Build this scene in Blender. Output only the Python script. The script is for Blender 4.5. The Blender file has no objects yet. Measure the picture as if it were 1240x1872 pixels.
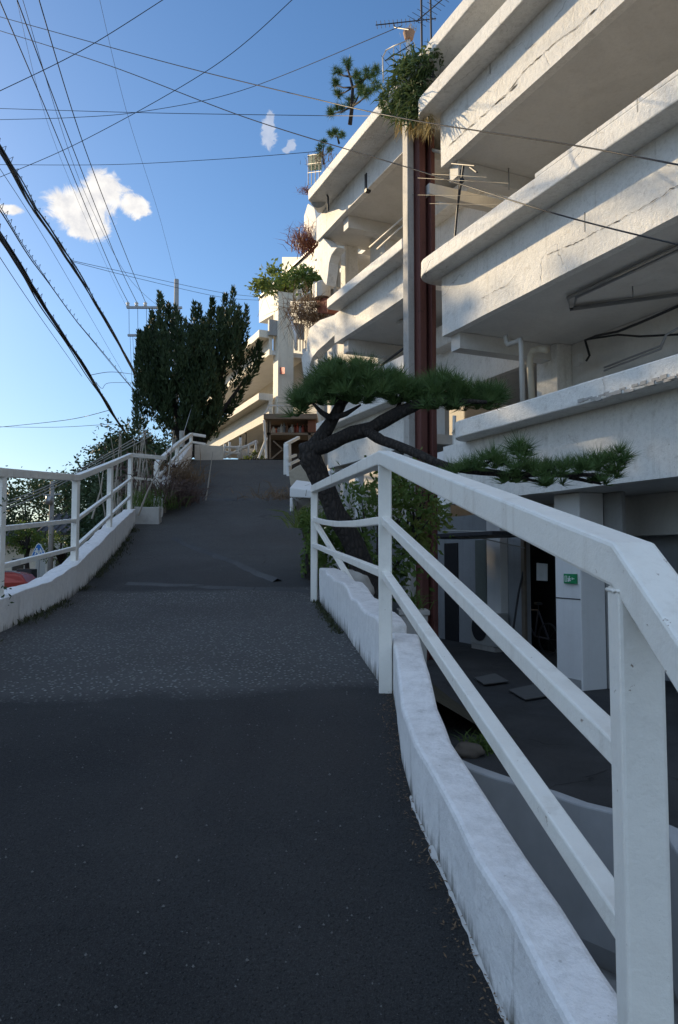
import bpy, bmesh, math, random
from mathutils import Vector, Matrix, noise
R = math.radians
scene = bpy.context.scene
# ------------------------------------------------------------------ camera
cam = bpy.data.objects.new("camera", bpy.data.cameras.new("camera"))
scene.collection.objects.link(cam)
cam.data.sensor_fit = 'VERTICAL'; cam.data.sensor_height = 36.0
FPX = 1352.0; PITCH = math.atan(84 / FPX)
cam.data.lens = FPX / 1872 * 36.0
cam.location = (0, 0, 0); cam.rotation_euler = (R(90) + PITCH, 0, 0)
cam.data.clip_start = 0.05; cam.data.clip_end = 4000
scene.camera = cam
CP, SP = math.cos(PITCH), math.sin(PITCH)
def at(px, py, Y):
    u = (px - 620) / FPX; v = (936 - py) / FPX
    dy = CP - v * SP; dz = SP + v * CP
    return Vector((u / dy * Y, Y, dz / dy * Y))
# ------------------------------------------------------------------ light
SUN_AZ, SUN_EL = -47.0, 22.5
scene.view_settings.view_transform = 'Standard'; scene.view_settings.look = 'None'
scene.view_settings.exposure = 0.33; scene.view_settings.gamma = 1.0
world = bpy.data.worlds.new("World"); scene.world = world; world.use_nodes = True
sunl = bpy.data.lights.new("sun", 'SUN'); sunl.energy = 4.9; sunl.angle = R(0.5); sunl.color = (1.0, 0.78, 0.49)
sun = bpy.data.objects.new("sun", sunl); scene.collection.objects.link(sun)
sd = Vector((math.sin(R(SUN_AZ)) * math.cos(R(SUN_EL)), math.cos(R(SUN_AZ)) * math.cos(R(SUN_EL)), math.sin(R(SUN_EL))))
sun.rotation_euler = (-sd).to_track_quat('-Z', 'Y').to_euler(); sun.location = sd * 60

class NT:                                   # tiny node-tree helper
    def __init__(s, nt): s.nt = nt; s.n = nt.nodes; s.l = nt.links
    def node(s, typ, ins=None, **kw):
        d = s.n.new(typ)
        for k, v in kw.items(): setattr(d, k, v)
        for k, v in (ins or {}).items():
            if isinstance(v, bpy.types.NodeSocket): s.l.new(v, d.inputs[k])
            else: d.inputs[k].default_value = v
        return d
    def math(s, op, a, b=0.0, clamp=False):
        return s.node('ShaderNodeMath', {0: a, 1: b}, operation=op, use_clamp=clamp).outputs[0]
    def vmath(s, op, a, b=(0, 0, 0)):
        return s.node('ShaderNodeVectorMath', {0: a, 1: b}, operation=op)
    def ramp(s, fac, stops):
        d = s.node('ShaderNodeValToRGB', {'Fac': fac}); cr = d.color_ramp
        while len(cr.elements) < len(stops): cr.elements.new(0.5)
        for e, (p, c) in zip(cr.elements, stops):
            e.position = p; e.color = c if len(c) == 4 else (*c, 1)
        return d.outputs[0]
    def noise(s, vec, scale, detail=4, rough=0.55, dist=0.0):
        return s.node('ShaderNodeTexNoise', {'Vector': vec, 'Scale': scale, 'Detail': detail, 'Roughness': rough, 'Distortion': dist}).outputs[0]
    def mix(s, fac, a, b, blend='MIX'):
        d = s.node('ShaderNodeMix', data_type='RGBA', blend_type=blend)
        for i, v in ((0, fac), (6, a), (7, b)):
            if isinstance(v, bpy.types.NodeSocket): s.l.new(v, d.inputs[i])
            else: d.inputs[i].default_value = v if i == 0 or len(v) == 4 else (*v, 1)
        return d.outputs[2]

# world: Nishita sky plus two small clouds at infinity
W = NT(world.node_tree); W.n.clear()
sky = W.node('ShaderNodeTexSky', sky_type='NISHITA', sun_disc=False)
sky.sun_elevation = R(SUN_EL); sky.sun_rotation = R(SUN_AZ); sky.air_density = 1.0; sky.dust_density = 0.3; sky.ozone_density = 3.5
gen = W.node('ShaderNodeTexCoord').outputs['Generated']
def cloud_mask(cpx, cpy, blobs, seed, scale):
    c = at(cpx, cpy, 1).normalized()
    rt = Vector((c.y, -c.x, 0)).normalized(); up = rt.cross(c).normalized()
    k = FPX * 1.0
    x = W.math('MULTIPLY', W.vmath('DOT_PRODUCT', gen, rt).outputs['Value'], k)
    y = W.math('MULTIPLY', W.vmath('DOT_PRODUCT', gen, up).outputs['Value'], k)
    front = W.math('GREATER_THAN', W.vmath('DOT_PRODUCT', gen, c).outputs['Value'], 0.5)
    xy = W.node('ShaderNodeCombineXYZ', {0: x, 1: y, 2: seed}).outputs[0]
    n1 = W.noise(xy, scale, 9, 0.68, 0.8)
    best = None
    for (bx, by, rx, ry) in blobs:
        dx = W.math('DIVIDE', W.math('SUBTRACT', x, bx), rx); dy = W.math('DIVIDE', W.math('SUBTRACT', y, by), ry)
        d = W.math('SQRT', W.math('ADD', W.math('MULTIPLY', dx, dx), W.math('MULTIPLY', dy, dy)))
        f = W.math('SUBTRACT', 1.0, d)
        best = f if best is None else W.math('MAXIMUM', best, f)
    dens = W.math('ADD', best, W.math('MULTIPLY', W.math('SUBTRACT', n1, 0.5), 1.9))
    m = W.node('ShaderNodeMapRange', {0: dens, 1: 0.04, 2: 0.46}, interpolation_type='SMOOTHSTEP').outputs[0]
    return W.math('MULTIPLY', m, front), n1, y
m1, n1, y1 = cloud_mask(172, 378, [(-36, -14, 52, 36), (14, 24, 44, 40), (58, 12, 34, 22), (-130, -22, 24, 9), (-12, -32, 42, 28), (-2, 4, 48, 40)], 3.0, 0.022)
m2, n2, y2 = cloud_mask(490, 245, [(0, 0, 16, 26), (4, 24, 7, 14), (38, -14, 9, 10), (30, -22, 8, 6)], 9.0, 0.07)
ccol = W.ramp(W.node('ShaderNodeMapRange', {0: W.noise(gen, 60, 6, 0.6), 1: 0.3, 2: 0.7}).outputs[0], [(0.0, (5.4, 5.3, 5.3)), (1.0, (8.0, 7.6, 7.0))])
skyc = W.node('ShaderNodeHueSaturation', {'Saturation': 1.12, 'Value': 1.0, 'Color': sky.outputs[0]}).outputs[0]
gxyz = W.node('ShaderNodeSeparateXYZ', {0: gen}).outputs
hz = W.node('ShaderNodeMapRange', {0: gxyz[2], 1: 0.0, 2: 0.30, 3: 0.70, 4: 1.0}).outputs[0]
skyc = W.mix(1.0, skyc, W.node('ShaderNodeCombineXYZ', {0: hz, 1: hz, 2: hz}).outputs[0], 'MULTIPLY')
# unseen broken cloud, added overhead and behind the camera to brighten the shade
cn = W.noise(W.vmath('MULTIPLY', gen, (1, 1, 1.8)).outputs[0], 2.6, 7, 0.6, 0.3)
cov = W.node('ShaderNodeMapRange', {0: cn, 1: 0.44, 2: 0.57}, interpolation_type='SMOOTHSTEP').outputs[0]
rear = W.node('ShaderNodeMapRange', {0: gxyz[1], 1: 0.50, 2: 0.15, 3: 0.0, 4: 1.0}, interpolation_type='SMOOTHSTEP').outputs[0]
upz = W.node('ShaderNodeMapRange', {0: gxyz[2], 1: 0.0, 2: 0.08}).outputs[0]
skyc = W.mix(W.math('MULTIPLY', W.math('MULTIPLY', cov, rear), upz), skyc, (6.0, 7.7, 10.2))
c1 = W.mix(W.math('MULTIPLY', m1, 0.93), skyc, ccol)
c2 = W.mix(W.math('MULTIPLY', m2, 0.4), c1, ccol)
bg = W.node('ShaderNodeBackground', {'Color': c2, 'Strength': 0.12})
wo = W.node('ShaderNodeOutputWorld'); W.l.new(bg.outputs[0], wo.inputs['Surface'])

# ------------------------------------------------------------------ materials
MATS = {}
def mat(name):
    if name in MATS: return MATS[name], None
    m = bpy.data.materials.new(name); m.use_nodes = True; MATS[name] = m
    t = NT(m.node_tree); t.n.clear()
    t.out = t.node('ShaderNodeOutputMaterial')
    t.obj = t.node('ShaderNodeTexCoord').outputs['Object']
    t.pos = t.node('ShaderNodeNewGeometry').outputs['Position']
    return m, t
def finish(t, col, rough=0.7, bump=None, bstr=0.3, bdist=0.01, metal=0.0, spec=0.4):
    p = t.node('ShaderNodeBsdfPrincipled', {'Base Color': col if isinstance(col, bpy.types.NodeSocket) else (*col, 1), 'Roughness': rough, 'Metallic': metal, 'Specular IOR Level': spec})
    if bump is not None:
        b = t.node('ShaderNodeBump', {'Height': bump, 'Strength': bstr, 'Distance': bdist})
        t.l.new(b.outputs[0], p.inputs['Normal'])
    t.l.new(p.outputs[0], t.out.inputs['Surface'])
    return p
def plain(name, col, rough=0.6, metal=0.0, var=0.15, scale=8, spec=0.4):
    m, t = mat(name)
    if t is None: return m
    n = t.noise(t.pos, scale, 5)
    c = t.mix(n, tuple(x * (1 - var) for x in col), tuple(min(1, x * (1 + var)) for x in col))
    finish(t, c, rough, t.noise(t.pos, scale * 6, 3), 0.15, 0.004, metal, spec)
    return m
def painted(name, base=(0.80, 0.79, 0.76), dirt=(0.42, 0.38, 0.32), amount=0.5, crack=True, streak=0.5, rough=0.62, patch=0.3, bstr=0.35, chips=False):
    """old white-painted concrete: blotches, vertical run-off streaks, hair cracks, pinholes"""
    m, t = mat(name)
    if t is None: return m
    big = t.noise(t.pos, 0.9, 6, 0.6, 0.6)
    mid = t.noise(t.pos, 6.0, 6, 0.65)
    st = t.noise(t.vmath('MULTIPLY', t.pos, (7, 7, 0.45)).outputs[0], 1.0, 5, 0.7)
    fine = t.noise(t.pos, 55, 4, 0.7)
    c = t.mix(t.math('MULTIPLY', t.ramp(big, [(0.42, (0, 0, 0)), (0.62, (1, 1, 1))]), patch), base, tuple(x * 0.80 for x in base))
    c = t.mix(t.math('MULTIPLY', t.ramp(st, [(0.55, (0, 0, 0)), (0.80, (1, 1, 1))]), streak), c, dirt)
    c = t.mix(t.math('MULTIPLY', t.ramp(mid, [(0.56, (0, 0, 0)), (0.78, (1, 1, 1))]), amount), c, dirt)
    lum = t.noise(t.pos, 11, 7, 0.72)
    h = t.math('ADD', t.math('MULTIPLY', lum, 0.9), t.math('MULTIPLY', fine, 0.35))
    mot = t.noise(t.pos, 17, 6, 0.75)
    c = t.mix(t.math('MULTIPLY', t.ramp(mot, [(0.46, (0, 0, 0)), (0.66, (1, 1, 1))]), 0.55 * amount), c, tuple(x * 0.62 for x in base))
    if crack:
        sc = t.vmath('SCALE', t.node('ShaderNodeTexNoise', {'Vector': t.pos, 'Scale': 3.0, 'Detail': 5.0}).outputs[1]); sc.inputs['Scale'].default_value = 0.35
        wv2 = t.vmath('ADD', t.pos, sc.outputs[0]).outputs[0]
        v = t.node('ShaderNodeTexVoronoi', {'Vector': wv2, 'Scale': 0.55}, feature='DISTANCE_TO_EDGE').outputs['Distance']
        cm = t.math('MULTIPLY', t.ramp(v, [(0.0, (1, 1, 1)), (0.005, (0, 0, 0))]), t.ramp(big, [(0.5, (0, 0, 0)), (0.62, (1, 1, 1))]))
        c = t.mix(t.math('MULTIPLY', cm, 0.55), c, (0.2, 0.17, 0.14))
        pin = t.ramp(t.noise(t.pos, 26, 3, 0.5), [(0.66, (0, 0, 0)), (0.74, (1, 1, 1))])
        c = t.mix(t.math('MULTIPLY', pin, 0.4), c, (0.30, 0.26, 0.21))
        h = t.math('SUBTRACT', h, t.math('MULTIPLY', cm, 0.6))
    spk = t.ramp(t.noise(t.pos, 70, 4, 0.8), [(0.56, (0, 0, 0)), (0.70, (1, 1, 1))])
    c = t.mix(t.math('MULTIPLY', spk, 0.45 * min(1, amount * 1.4)), c, tuple(x * 0.55 for x in base))
    if chips:
        cp = t.ramp(t.noise(t.pos, 38, 6, 0.7), [(0.665, (0, 0, 0)), (0.69, (1, 1, 1))])
        c = t.mix(t.math('MULTIPLY', cp, 0.8), c, (0.20, 0.12, 0.07)); h = t.math('SUBTRACT', h, t.math('MULTIPLY', cp, 0.5))
    finish(t, c, rough, h, bstr, 0.02, 0, 0.35)
    return m
MW = painted('weathered_white_paint', base=(0.83, 0.81, 0.76), amount=0.62, streak=0.6, patch=0.45, bstr=0.85)
MWC = painted('clean_white_paint', base=(0.80, 0.79, 0.77), amount=0.12, crack=False, streak=0.15, patch=0.2, bstr=0.2)
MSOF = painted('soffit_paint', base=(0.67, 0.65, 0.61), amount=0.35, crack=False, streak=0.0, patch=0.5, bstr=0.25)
MFAR = painted('cream_paint', base=(0.80, 0.74, 0.62), amount=0.3, crack=False, streak=0.75, dirt=(0.5, 0.42, 0.3))
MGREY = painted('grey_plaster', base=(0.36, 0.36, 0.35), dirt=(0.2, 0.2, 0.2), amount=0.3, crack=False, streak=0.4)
MRAIL = painted('rail_paint', base=(0.82, 0.80, 0.74), dirt=(0.34, 0.27, 0.20), amount=0.16, crack=False, streak=0.45, patch=0.2, rough=0.45, bstr=0.25, chips=True)
MSTONE = painted('tan_stone', base=(0.44, 0.38, 0.29), dirt=(0.15, 0.12, 0.08), amount=0.6, streak=0.5)
MCONC = painted('raw_concrete', base=(0.42, 0.40, 0.37), dirt=(0.16, 0.14, 0.12), amount=0.5, streak=0.9)

def wallmat():
    """parapet paint with moss and black run-off rising from its foot (attribute hgt: 0 foot, 1 top)"""
    m, t = mat('parapet_paint')
    a = t.node('ShaderNodeAttribute', attribute_name='hgt').outputs['Fac']
    top = t.node('ShaderNodeAttribute', attribute_name='top').outputs['Fac']
    big = t.noise(t.pos, 2.2, 6, 0.6); fine = t.noise(t.pos, 40, 5, 0.7)
    st = t.noise(t.vmath('MULTIPLY', t.pos, (16, 16, 1.3)).outputs[0], 1.0, 5, 0.7)
    base = t.mix(t.ramp(t.noise(t.pos, 14, 8, 0.75), [(0.38, (0, 0, 0)), (0.68, (1, 1, 1))]), (0.83, 0.82, 0.80), (0.70, 0.69, 0.68))
    topc = t.mix(t.ramp(t.noise(t.pos, 16, 9, 0.78), [(0.42, (0, 0, 0)), (0.70, (1, 1, 1))]), (0.82, 0.80, 0.79), (0.54, 0.52, 0.50))
    c = t.mix(top, base, topc)
    foot = t.math('SUBTRACT', t.math('ADD', st, t.math('MULTIPLY', fine, 0.25)), t.math('MULTIPLY', a, 1.15))
    c = t.mix(t.ramp(foot, [(0.30, (0, 0, 0)), (0.56, (1, 1, 1))]), c, (0.10, 0.095, 0.075))
    drip = t.math('MULTIPLY', t.ramp(st, [(0.58, (0, 0, 0)), (0.72, (1, 1, 1))]), t.ramp(big, [(0.44, (0, 0, 0)), (0.6, (1, 1, 1))]))
    c = t.mix(t.math('MULTIPLY', drip, 0.75), c, (0.16, 0.14, 0.11))
    ch = t.ramp(t.noise(t.pos, 34, 6, 0.7), [(0.655, (0, 0, 0)), (0.68, (1, 1, 1))])
    c = t.mix(t.math('MULTIPLY', ch, 0.5), c, (0.33, 0.31, 0.29))
    finish(t, c, 0.6, t.math('ADD', t.math('ADD', fine, t.noise(t.pos, 9, 5, 0.6)), t.math('MULTIPLY', ch, -0.6)), 0.55, 0.012)
    return m
MPAR = wallmat()

def asphalt(name, ramp_zones=False, dark=(0.010, 0.010, 0.0105), light=(0.029, 0.028, 0.027)):
    m, t = mat(name)
    n1 = t.noise(t.pos, 1.3, 6, 0.6, 0.5); n2 = t.noise(t.pos, 90, 5, 0.75)
    agg = t.node('ShaderNodeTexVoronoi', {'Vector': t.pos, 'Scale': 75.0, 'Randomness': 1.0}, feature='F1')
    speck = t.ramp(agg.outputs['Distance'], [(0.12, (1, 1, 1)), (0.30, (0, 0, 0))])
    rnd = t.ramp(agg.outputs['Color'], [(0.78, (0, 0, 0)), (0.86, (1, 1, 1))])
    c = t.mix(t.ramp(n1, [(0.35, (0, 0, 0)), (0.65, (1, 1, 1))]), dark, light)
    c = t.mix(t.math('MULTIPLY', t.ramp(n2, [(0.5, (0, 0, 0)), (0.8, (1, 1, 1))]), 0.5), c, (0.085, 0.085, 0.09))
    sp = t.math('MULTIPLY', speck, rnd)
    h = t.math('ADD', t.math('MULTIPLY', n2, 0.6), t.math('MULTIPLY', speck, 0.5))
    if ramp_zones:
        xyz = t.node('ShaderNodeSeparateXYZ', {0: t.pos})
        wob = t.math('MULTIPLY', t.math('SUBTRACT', t.noise(t.pos, 2.0, 4), 0.5), 0.35)
        y = t.math('ADD', t.math('ADD', xyz.outputs[1], wob), t.math('MULTIPLY', xyz.outputs[0], -0.12))
        z1 = t.math('MULTIPLY', t.ramp(t.math('MULTIPLY', y, 0.02), [(0.0800, (0, 0, 0)), (0.0815, (1, 1, 1))]),
                    t.ramp(t.math('MULTIPLY', y, 0.02), [(0.172, (1, 1, 1)), (0.176, (0, 0, 0))]))
        z2 = t.ramp(t.math('MULTIPLY', y, 0.02), [(0.176, (0, 0, 0)), (0.22, (1, 1, 1))])
        # old open-graded stretch: worn pale stones
        vo = t.node('ShaderNodeTexVoronoi', {'Vector': t.pos, 'Scale': 46.0}, feature='F1')
        st = t.math('MULTIPLY', t.ramp(vo.outputs['Distance'], [(0.22, (1, 1, 1)), (0.45, (0, 0, 0))]), t.ramp(vo.outputs['Color'], [(0.50, (0, 0, 0)), (0.70, (1, 1, 1))]))
        worn = t.mix(t.math('MULTIPLY', st, 0.85), t.mix(n1, (0.050, 0.049, 0.047), (0.105, 0.102, 0.098)), (0.50, 0.50, 0.48))
        c = t.mix(z1, c, worn)
        up = t.mix(n1, (0.036, 0.035, 0.034), (0.090, 0.087, 0.082))
        up = t.mix(t.math('MULTIPLY', st, 0.5), up, (0.20, 0.20, 0.19))
        c = t.mix(z2, c, up)
        h = t.math('ADD', h, t.math('MULTIPLY', t.math('MULTIPLY', st, z1), 1.0))
    warm = t.noise(t.pos, 0.55, 5, 0.6)
    c = t.mix(t.math('MULTIPLY', t.ramp(warm, [(0.45, (0, 0, 0)), (0.6, (1, 1, 1))]), 0.35), c, (0.038, 0.030, 0.026))
    cs = t.vmath('SCALE', t.node('ShaderNodeTexNoise', {'Vector': t.pos, 'Scale': 1.6, 'Detail': 6.0}).outputs[1]); cs.inputs['Scale'].default_value = 0.8
    cv = t.node('ShaderNodeTexVoronoi', {'Vector': t.vmath('ADD', t.pos, cs.outputs[0]).outputs[0], 'Scale': 0.42}, feature='DISTANCE_TO_EDGE').outputs['Distance']
    ck = t.math('MULTIPLY', t.ramp(cv, [(0.0, (1, 1, 1)), (0.006, (0, 0, 0))]), t.ramp(t.noise(t.pos, 1.1, 3), [(0.45, (0, 0, 0)), (0.55, (1, 1, 1))]))
    if ramp_zones: ck = t.math('MULTIPLY', ck, t.math('MULTIPLY', z2, 0.8))
    c = t.mix(t.math('MULTIPLY', ck, 0.6), c, (0.008, 0.008, 0.008)); h = t.math('SUBTRACT', h, ck)
    g = t.noise(t.pos, 230, 3, 0.8)
    c = t.mix(t.math('MULTIPLY', t.ramp(g, [(0.50, (0, 0, 0)), (0.72, (1, 1, 1))]), 0.65), c, (0.095, 0.093, 0.090))
    c = t.mix(t.math('MULTIPLY', t.ramp(g, [(0.30, (1, 1, 1)), (0.46, (0, 0, 0))]), 0.7), c, (0.008, 0.008, 0.008))
    c = t.mix(t.math('MULTIPLY', sp, 0.6), c, (0.20, 0.20, 0.20))
    finish(t, c, 0.78, h, 1.0, 0.02, 0, 0.35)
    return m
MASP = asphalt('ramp_asphalt', True)
MASP2 = asphalt('yard_asphalt', False, (0.035, 0.036, 0.038), (0.07, 0.07, 0.072))
MASP3 = asphalt('street_asphalt', False, (0.05, 0.05, 0.05), (0.08, 0.08, 0.08))
def soil():
    m, t = mat('soil'); n = t.noise(t.pos, 3, 7, 0.7); f = t.noise(t.pos, 30, 5, 0.7)
    c = t.mix(n, (0.05, 0.045, 0.03), (0.11, 0.09, 0.06)); c = t.mix(t.ramp(f, [(0.5, (0, 0, 0)), (0.7, (1, 1, 1))]), c, (0.035, 0.05, 0.02))
    finish(t, c, 0.95, f, 0.8, 0.05); return m
MSOIL = soil()
def rust():
    m, t = mat('oxide_red_steel')
    st = t.noise(t.vmath('MULTIPLY', t.pos, (9, 9, 0.35)).outputs[0], 1.0, 6, 0.7); n = t.noise(t.pos, 5, 6, 0.65)
    c = t.mix(st, (0.070, 0.025, 0.021), (0.165, 0.062, 0.050)); c = t.mix(t.ramp(n, [(0.58, (0, 0, 0)), (0.75, (1, 1, 1))]), c, (0.05, 0.02, 0.015))
    c = t.mix(t.math('MULTIPLY', t.ramp(st, [(0.66, (0, 0, 0)), (0.8, (1, 1, 1))]), 0.5), c, (0.32, 0.24, 0.20))
    finish(t, c, 0.6, n, 0.25, 0.01); return m
MRUST = rust()
def bark():
    m, t = mat('dark_bark')
    v = t.node('ShaderNodeTexVoronoi', {'Vector': t.vmath('MULTIPLY', t.pos, (22, 22, 9)).outputs[0], 'Scale': 1.0}, feature='DISTANCE_TO_EDGE').outputs['Distance']
    n = t.noise(t.pos, 18, 5, 0.7)
    c = t.mix(t.ramp(v, [(0.0, (0, 0, 0)), (0.3, (1, 1, 1))]), (0.012, 0.010, 0.009), (0.060, 0.048, 0.040)); c = t.mix(n, c, (0.03, 0.026, 0.024))
    finish(t, c, 0.95, t.math('ADD', t.ramp(v, [(0.0, (0, 0, 0)), (0.35, (1, 1, 1))]), n), 0.7, 0.02); return m
MBARK = bark()
def leaf(name, a, b, trans=0.25, scale=3.0):
    m, t = mat(name)
    if t is None: return m
    n = t.noise(t.pos, scale, 3); f = t.noise(t.pos, 40, 2)
    c = t.mix(t.ramp(n, [(0.35, (0, 0, 0)), (0.65, (1, 1, 1))]), a, b); c = t.mix(t.math('MULTIPLY', f, 0.6), c, tuple(x * 1.5 for x in b))
    d = t.node('ShaderNodeBsdfPrincipled', {'Base Color': c, 'Roughness': 0.6, 'Specular IOR Level': 0.25})
    tr = t.node('ShaderNodeBsdfTranslucent', {'Color': c})
    mx = t.node('ShaderNodeMixShader', {0: trans, 1: d.outputs[0], 2: tr.outputs[0]})
    t.l.new(mx.outputs[0], t.out.inputs['Surface']); return m
LJUN = leaf('juniper_scales', (0.012, 0.028, 0.013), (0.042, 0.066, 0.026), 0.12)
LPIN = leaf('pine_needles', (0.038, 0.082, 0.026), (0.085, 0.140, 0.042), 0.15, 6)
LGRN = leaf('green_leaves', (0.045, 0.095, 0.020), (0.11, 0.16, 0.04), 0.35, 5)
LYEL = leaf('yellow_green_leaves', (0.09, 0.14, 0.03), (0.17, 0.20, 0.05), 0.4, 5)
LDRK = leaf('dark_tree_leaves', (0.016, 0.034, 0.016), (0.042, 0.068, 0.028), 0.15, 0.8)
LDRY = leaf('dry_brown_stems', (0.10, 0.065, 0.040), (0.18, 0.12, 0.07), 0.2, 6)
LRED = leaf('red_brown_twigs', (0.15, 0.055, 0.035), (0.24, 0.10, 0.06), 0.2, 6)
LPUR = leaf('faded_purple_weeds', (0.05, 0.030, 0.030), (0.11, 0.075, 0.06), 0.2, 6)
LBLU = leaf('spiky_leaves', (0.035, 0.070, 0.028), (0.10, 0.14, 0.05), 0.25, 5)
LSTRAW = leaf('straw', (0.26, 0.20, 0.09), (0.38, 0.30, 0.14), 0.3, 6)
MCABLE = plain('black_cable', (0.012, 0.012, 0.014), 0.5)
MSTEEL = plain('galvanised_steel', (0.33, 0.34, 0.35), 0.45, 0.6)
MPIPE = plain('grey_pvc', (0.50, 0.49, 0.46), 0.45)
MDARK = plain('dark_metal', (0.03, 0.03, 0.034), 0.5)
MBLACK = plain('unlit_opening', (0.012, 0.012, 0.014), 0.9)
MWOOD = plain('old_dark_wood', (0.055, 0.038, 0.028), 0.8, 0, 0.4)
MWOOD2 = plain('grey_timber', (0.22, 0.18, 0.14), 0.85, 0, 0.3)
MGLASS = plain('dark_glass', (0.02, 0.024, 0.03), 0.08, spec=0.6)
MTILE = plain('roof_tile', (0.07, 0.065, 0.065), 0.7)
MBRICK = plain('red_brick', (0.26, 0.085, 0.05), 0.85, 0, 0.4, 14)
MPOLE = plain('pole_concrete', (0.30, 0.29, 0.27), 0.8)
MSTEMW = plain('pale_dead_stem', (0.34, 0.30, 0.25), 0.9)

# ------------------------------------------------------------------ mesh builder
WL = {}
class MB:
    def __init__(s): s.v = []; s.f = []; s.attr = {}
    def add(s, vs, fs):
        b = len(s.v); s.v += [Vector(p) for p in vs]; s.f += [tuple(b + i for i in f) for f in fs]; return b
    def hexa(s, c8): s.add(c8, [(0, 3, 2, 1), (4, 5, 6, 7), (0, 1, 5, 4), (1, 2, 6, 5), (2, 3, 7, 6), (3, 0, 4, 7)])
    def box(s, lo, hi):
        x0, y0, z0 = lo; x1, y1, z1 = hi
        s.hexa([(x0, y0, z0), (x1, y0, z0), (x1, y1, z0), (x0, y1, z0), (x0, y0, z1), (x1, y0, z1), (x1, y1, z1), (x0, y1, z1)])
    def prism(s, poly, z0, z1):
        n = len(poly); b = [(p[0], p[1], z0) for p in poly] + [(p[0], p[1], z1) for p in poly]
        s.add(b, [tuple(reversed(range(n))), tuple(range(n, 2 * n))] + [(i, (i + 1) % n, n + (i + 1) % n, n + i) for i in range(n)])
    def slab(s, pts, dv):                     # planar polygon (3-D points) pushed along dv
        n = len(pts); pts = [Vector(p) for p in pts]; dv = Vector(dv)
        s.add(pts + [p + dv for p in pts], [tuple(reversed(range(n))), tuple(range(n, 2 * n))] + [(i, (i + 1) % n, n + (i + 1) % n, n + i) for i in range(n)])
    def bar(s, p, q, w, h, up=(0, 0, 1)):
        p = Vector(p); q = Vector(q); d = (q - p).normalized(); sd_ = d.cross(Vector(up))
        if sd_.length < 1e-4: sd_ = d.cross(Vector((0, 1, 0)))
        sd_.normalize(); u = sd_.cross(d).normalized(); a = sd_ * w / 2; b = u * h / 2
        s.hexa([p - a - b, p + a - b, q + a - b, q - a - b, p - a + b, p + a + b, q + a + b, q - a + b])
    def barpath(s, pts, w, h):                # mitred rectangular tube with vertical joints
        pts = [Vector(p) for p in pts]; rings = []
        for i, p in enumerate(pts):
            d0 = (p - pts[i - 1]) if i else (pts[1] - p); d1 = (pts[i + 1] - p) if i < len(pts) - 1 else d0
            a = Vector((d0.x, d0.y, 0)).normalized(); b = Vector((d1.x, d1.y, 0)).normalized(); m = (a + b).normalized()
            n = Vector((m.y, -m.x, 0)) / max(0.35, m.dot(b))
            rings.append([p - n * w / 2 - Vector((0, 0, h / 2)), p + n * w / 2 - Vector((0, 0, h / 2)), p + n * w / 2 + Vector((0, 0, h / 2)), p - n * w / 2 + Vector((0, 0, h / 2))])
        s.loft(rings)
    def loft(s, rings, closed=True, cap=True):
        n = len(rings[0]); b = s.add([p for r in rings for p in r], [])
        for i in range(len(rings) - 1):
            for j in range(n if closed else n - 1):
                k = (j + 1) % n
                s.f.append((b + i * n + j, b + i * n + k, b + (i + 1) * n + k, b + (i + 1) * n + j))
        if cap and closed:
            s.f.append(tuple(b + j for j in reversed(range(n)))); s.f.append(tuple(b + (len(rings) - 1) * n + j for j in range(n)))
    def tube(s, pts, r, n=8):
        pts = [Vector(p) for p in pts]; rs = r if isinstance(r, (list, tuple)) else [r] * len(pts); rings = []; u = None
        for i, p in enumerate(pts):
            d = (pts[min(i + 1, len(pts) - 1)] - pts[max(i - 1, 0)]).normalized()
            if u is None: u = d.cross(Vector((0.3, 0.2, 1)) if abs(d.z) < 0.9 else Vector((1, 0, 0))).normalized()
            u = (u - d * u.dot(d)).normalized(); w = d.cross(u)
            rings.append([p + (u * math.cos(2 * math.pi * k / n) + w * math.sin(2 * math.pi * k / n)) * rs[i] for k in range(n)])
        s.loft(rings)
    def disc(s, c, nrm, r, th, n=20):
        nrm = Vector(nrm).normalized(); s.tube([Vector(c) - nrm * th / 2, Vector(c) + nrm * th / 2], r, n)
    def quadleaf(s, p, d, up, L, Wd):         # rhombic leaf
        d = d.normalized(); sd_ = d.cross(up)
        if sd_.length < 1e-3: sd_ = d.cross(Vector((1, 0, 0)))
        sd_ = sd_.normalized() * Wd / 2; m = p + d * L * 0.45
        b = len(s.v); s.v += [p, m + sd_, p + d * L, m - sd_]; s.f.append((b, b + 1, b + 2, b + 3))
    def needle(s, p, d, L, w, sv):
        b = len(s.v); s.v += [p - sv * w, p + sv * w, p + d * L]; s.f.append((b, b + 1, b + 2))
    def build(s, name, m, parent=None, loc=None, smooth=False, bevel=0.0, seg=2):
        off = WL[parent.name] if parent else Vector(loc or (0, 0, 0))
        me = bpy.data.meshes.new(name); me.from_pydata([tuple(p - off) for p in s.v], [], s.f)
        for k, vals in s.attr.items():
            a = me.attributes.new(k, 'FLOAT', 'POINT'); a.data.foreach_set('value', vals)
        me.validate(); me.update(); me.materials.append(m)
        if smooth: me.polygons.foreach_set('use_smooth', [True] * len(me.polygons))
        o = bpy.data.objects.new(name, me); scene.collection.objects.link(o)
        if bevel:
            bv = o.modifiers.new('bevel', 'BEVEL'); bv.width = bevel; bv.segments = seg; bv.limit_method = 'ANGLE'; bv.angle_limit = R(35); bv.harden_normals = False
        if parent: o.parent = parent
        else: o.location = off
        WL[o.name] = off
        return o
def tag(o, label=None, cat=None, group=None, kind=None):
    if label: o['label'] = label
    if cat: o['category'] = cat
    if group: o['group'] = group
    if kind: o['kind'] = kind
    return o
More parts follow.
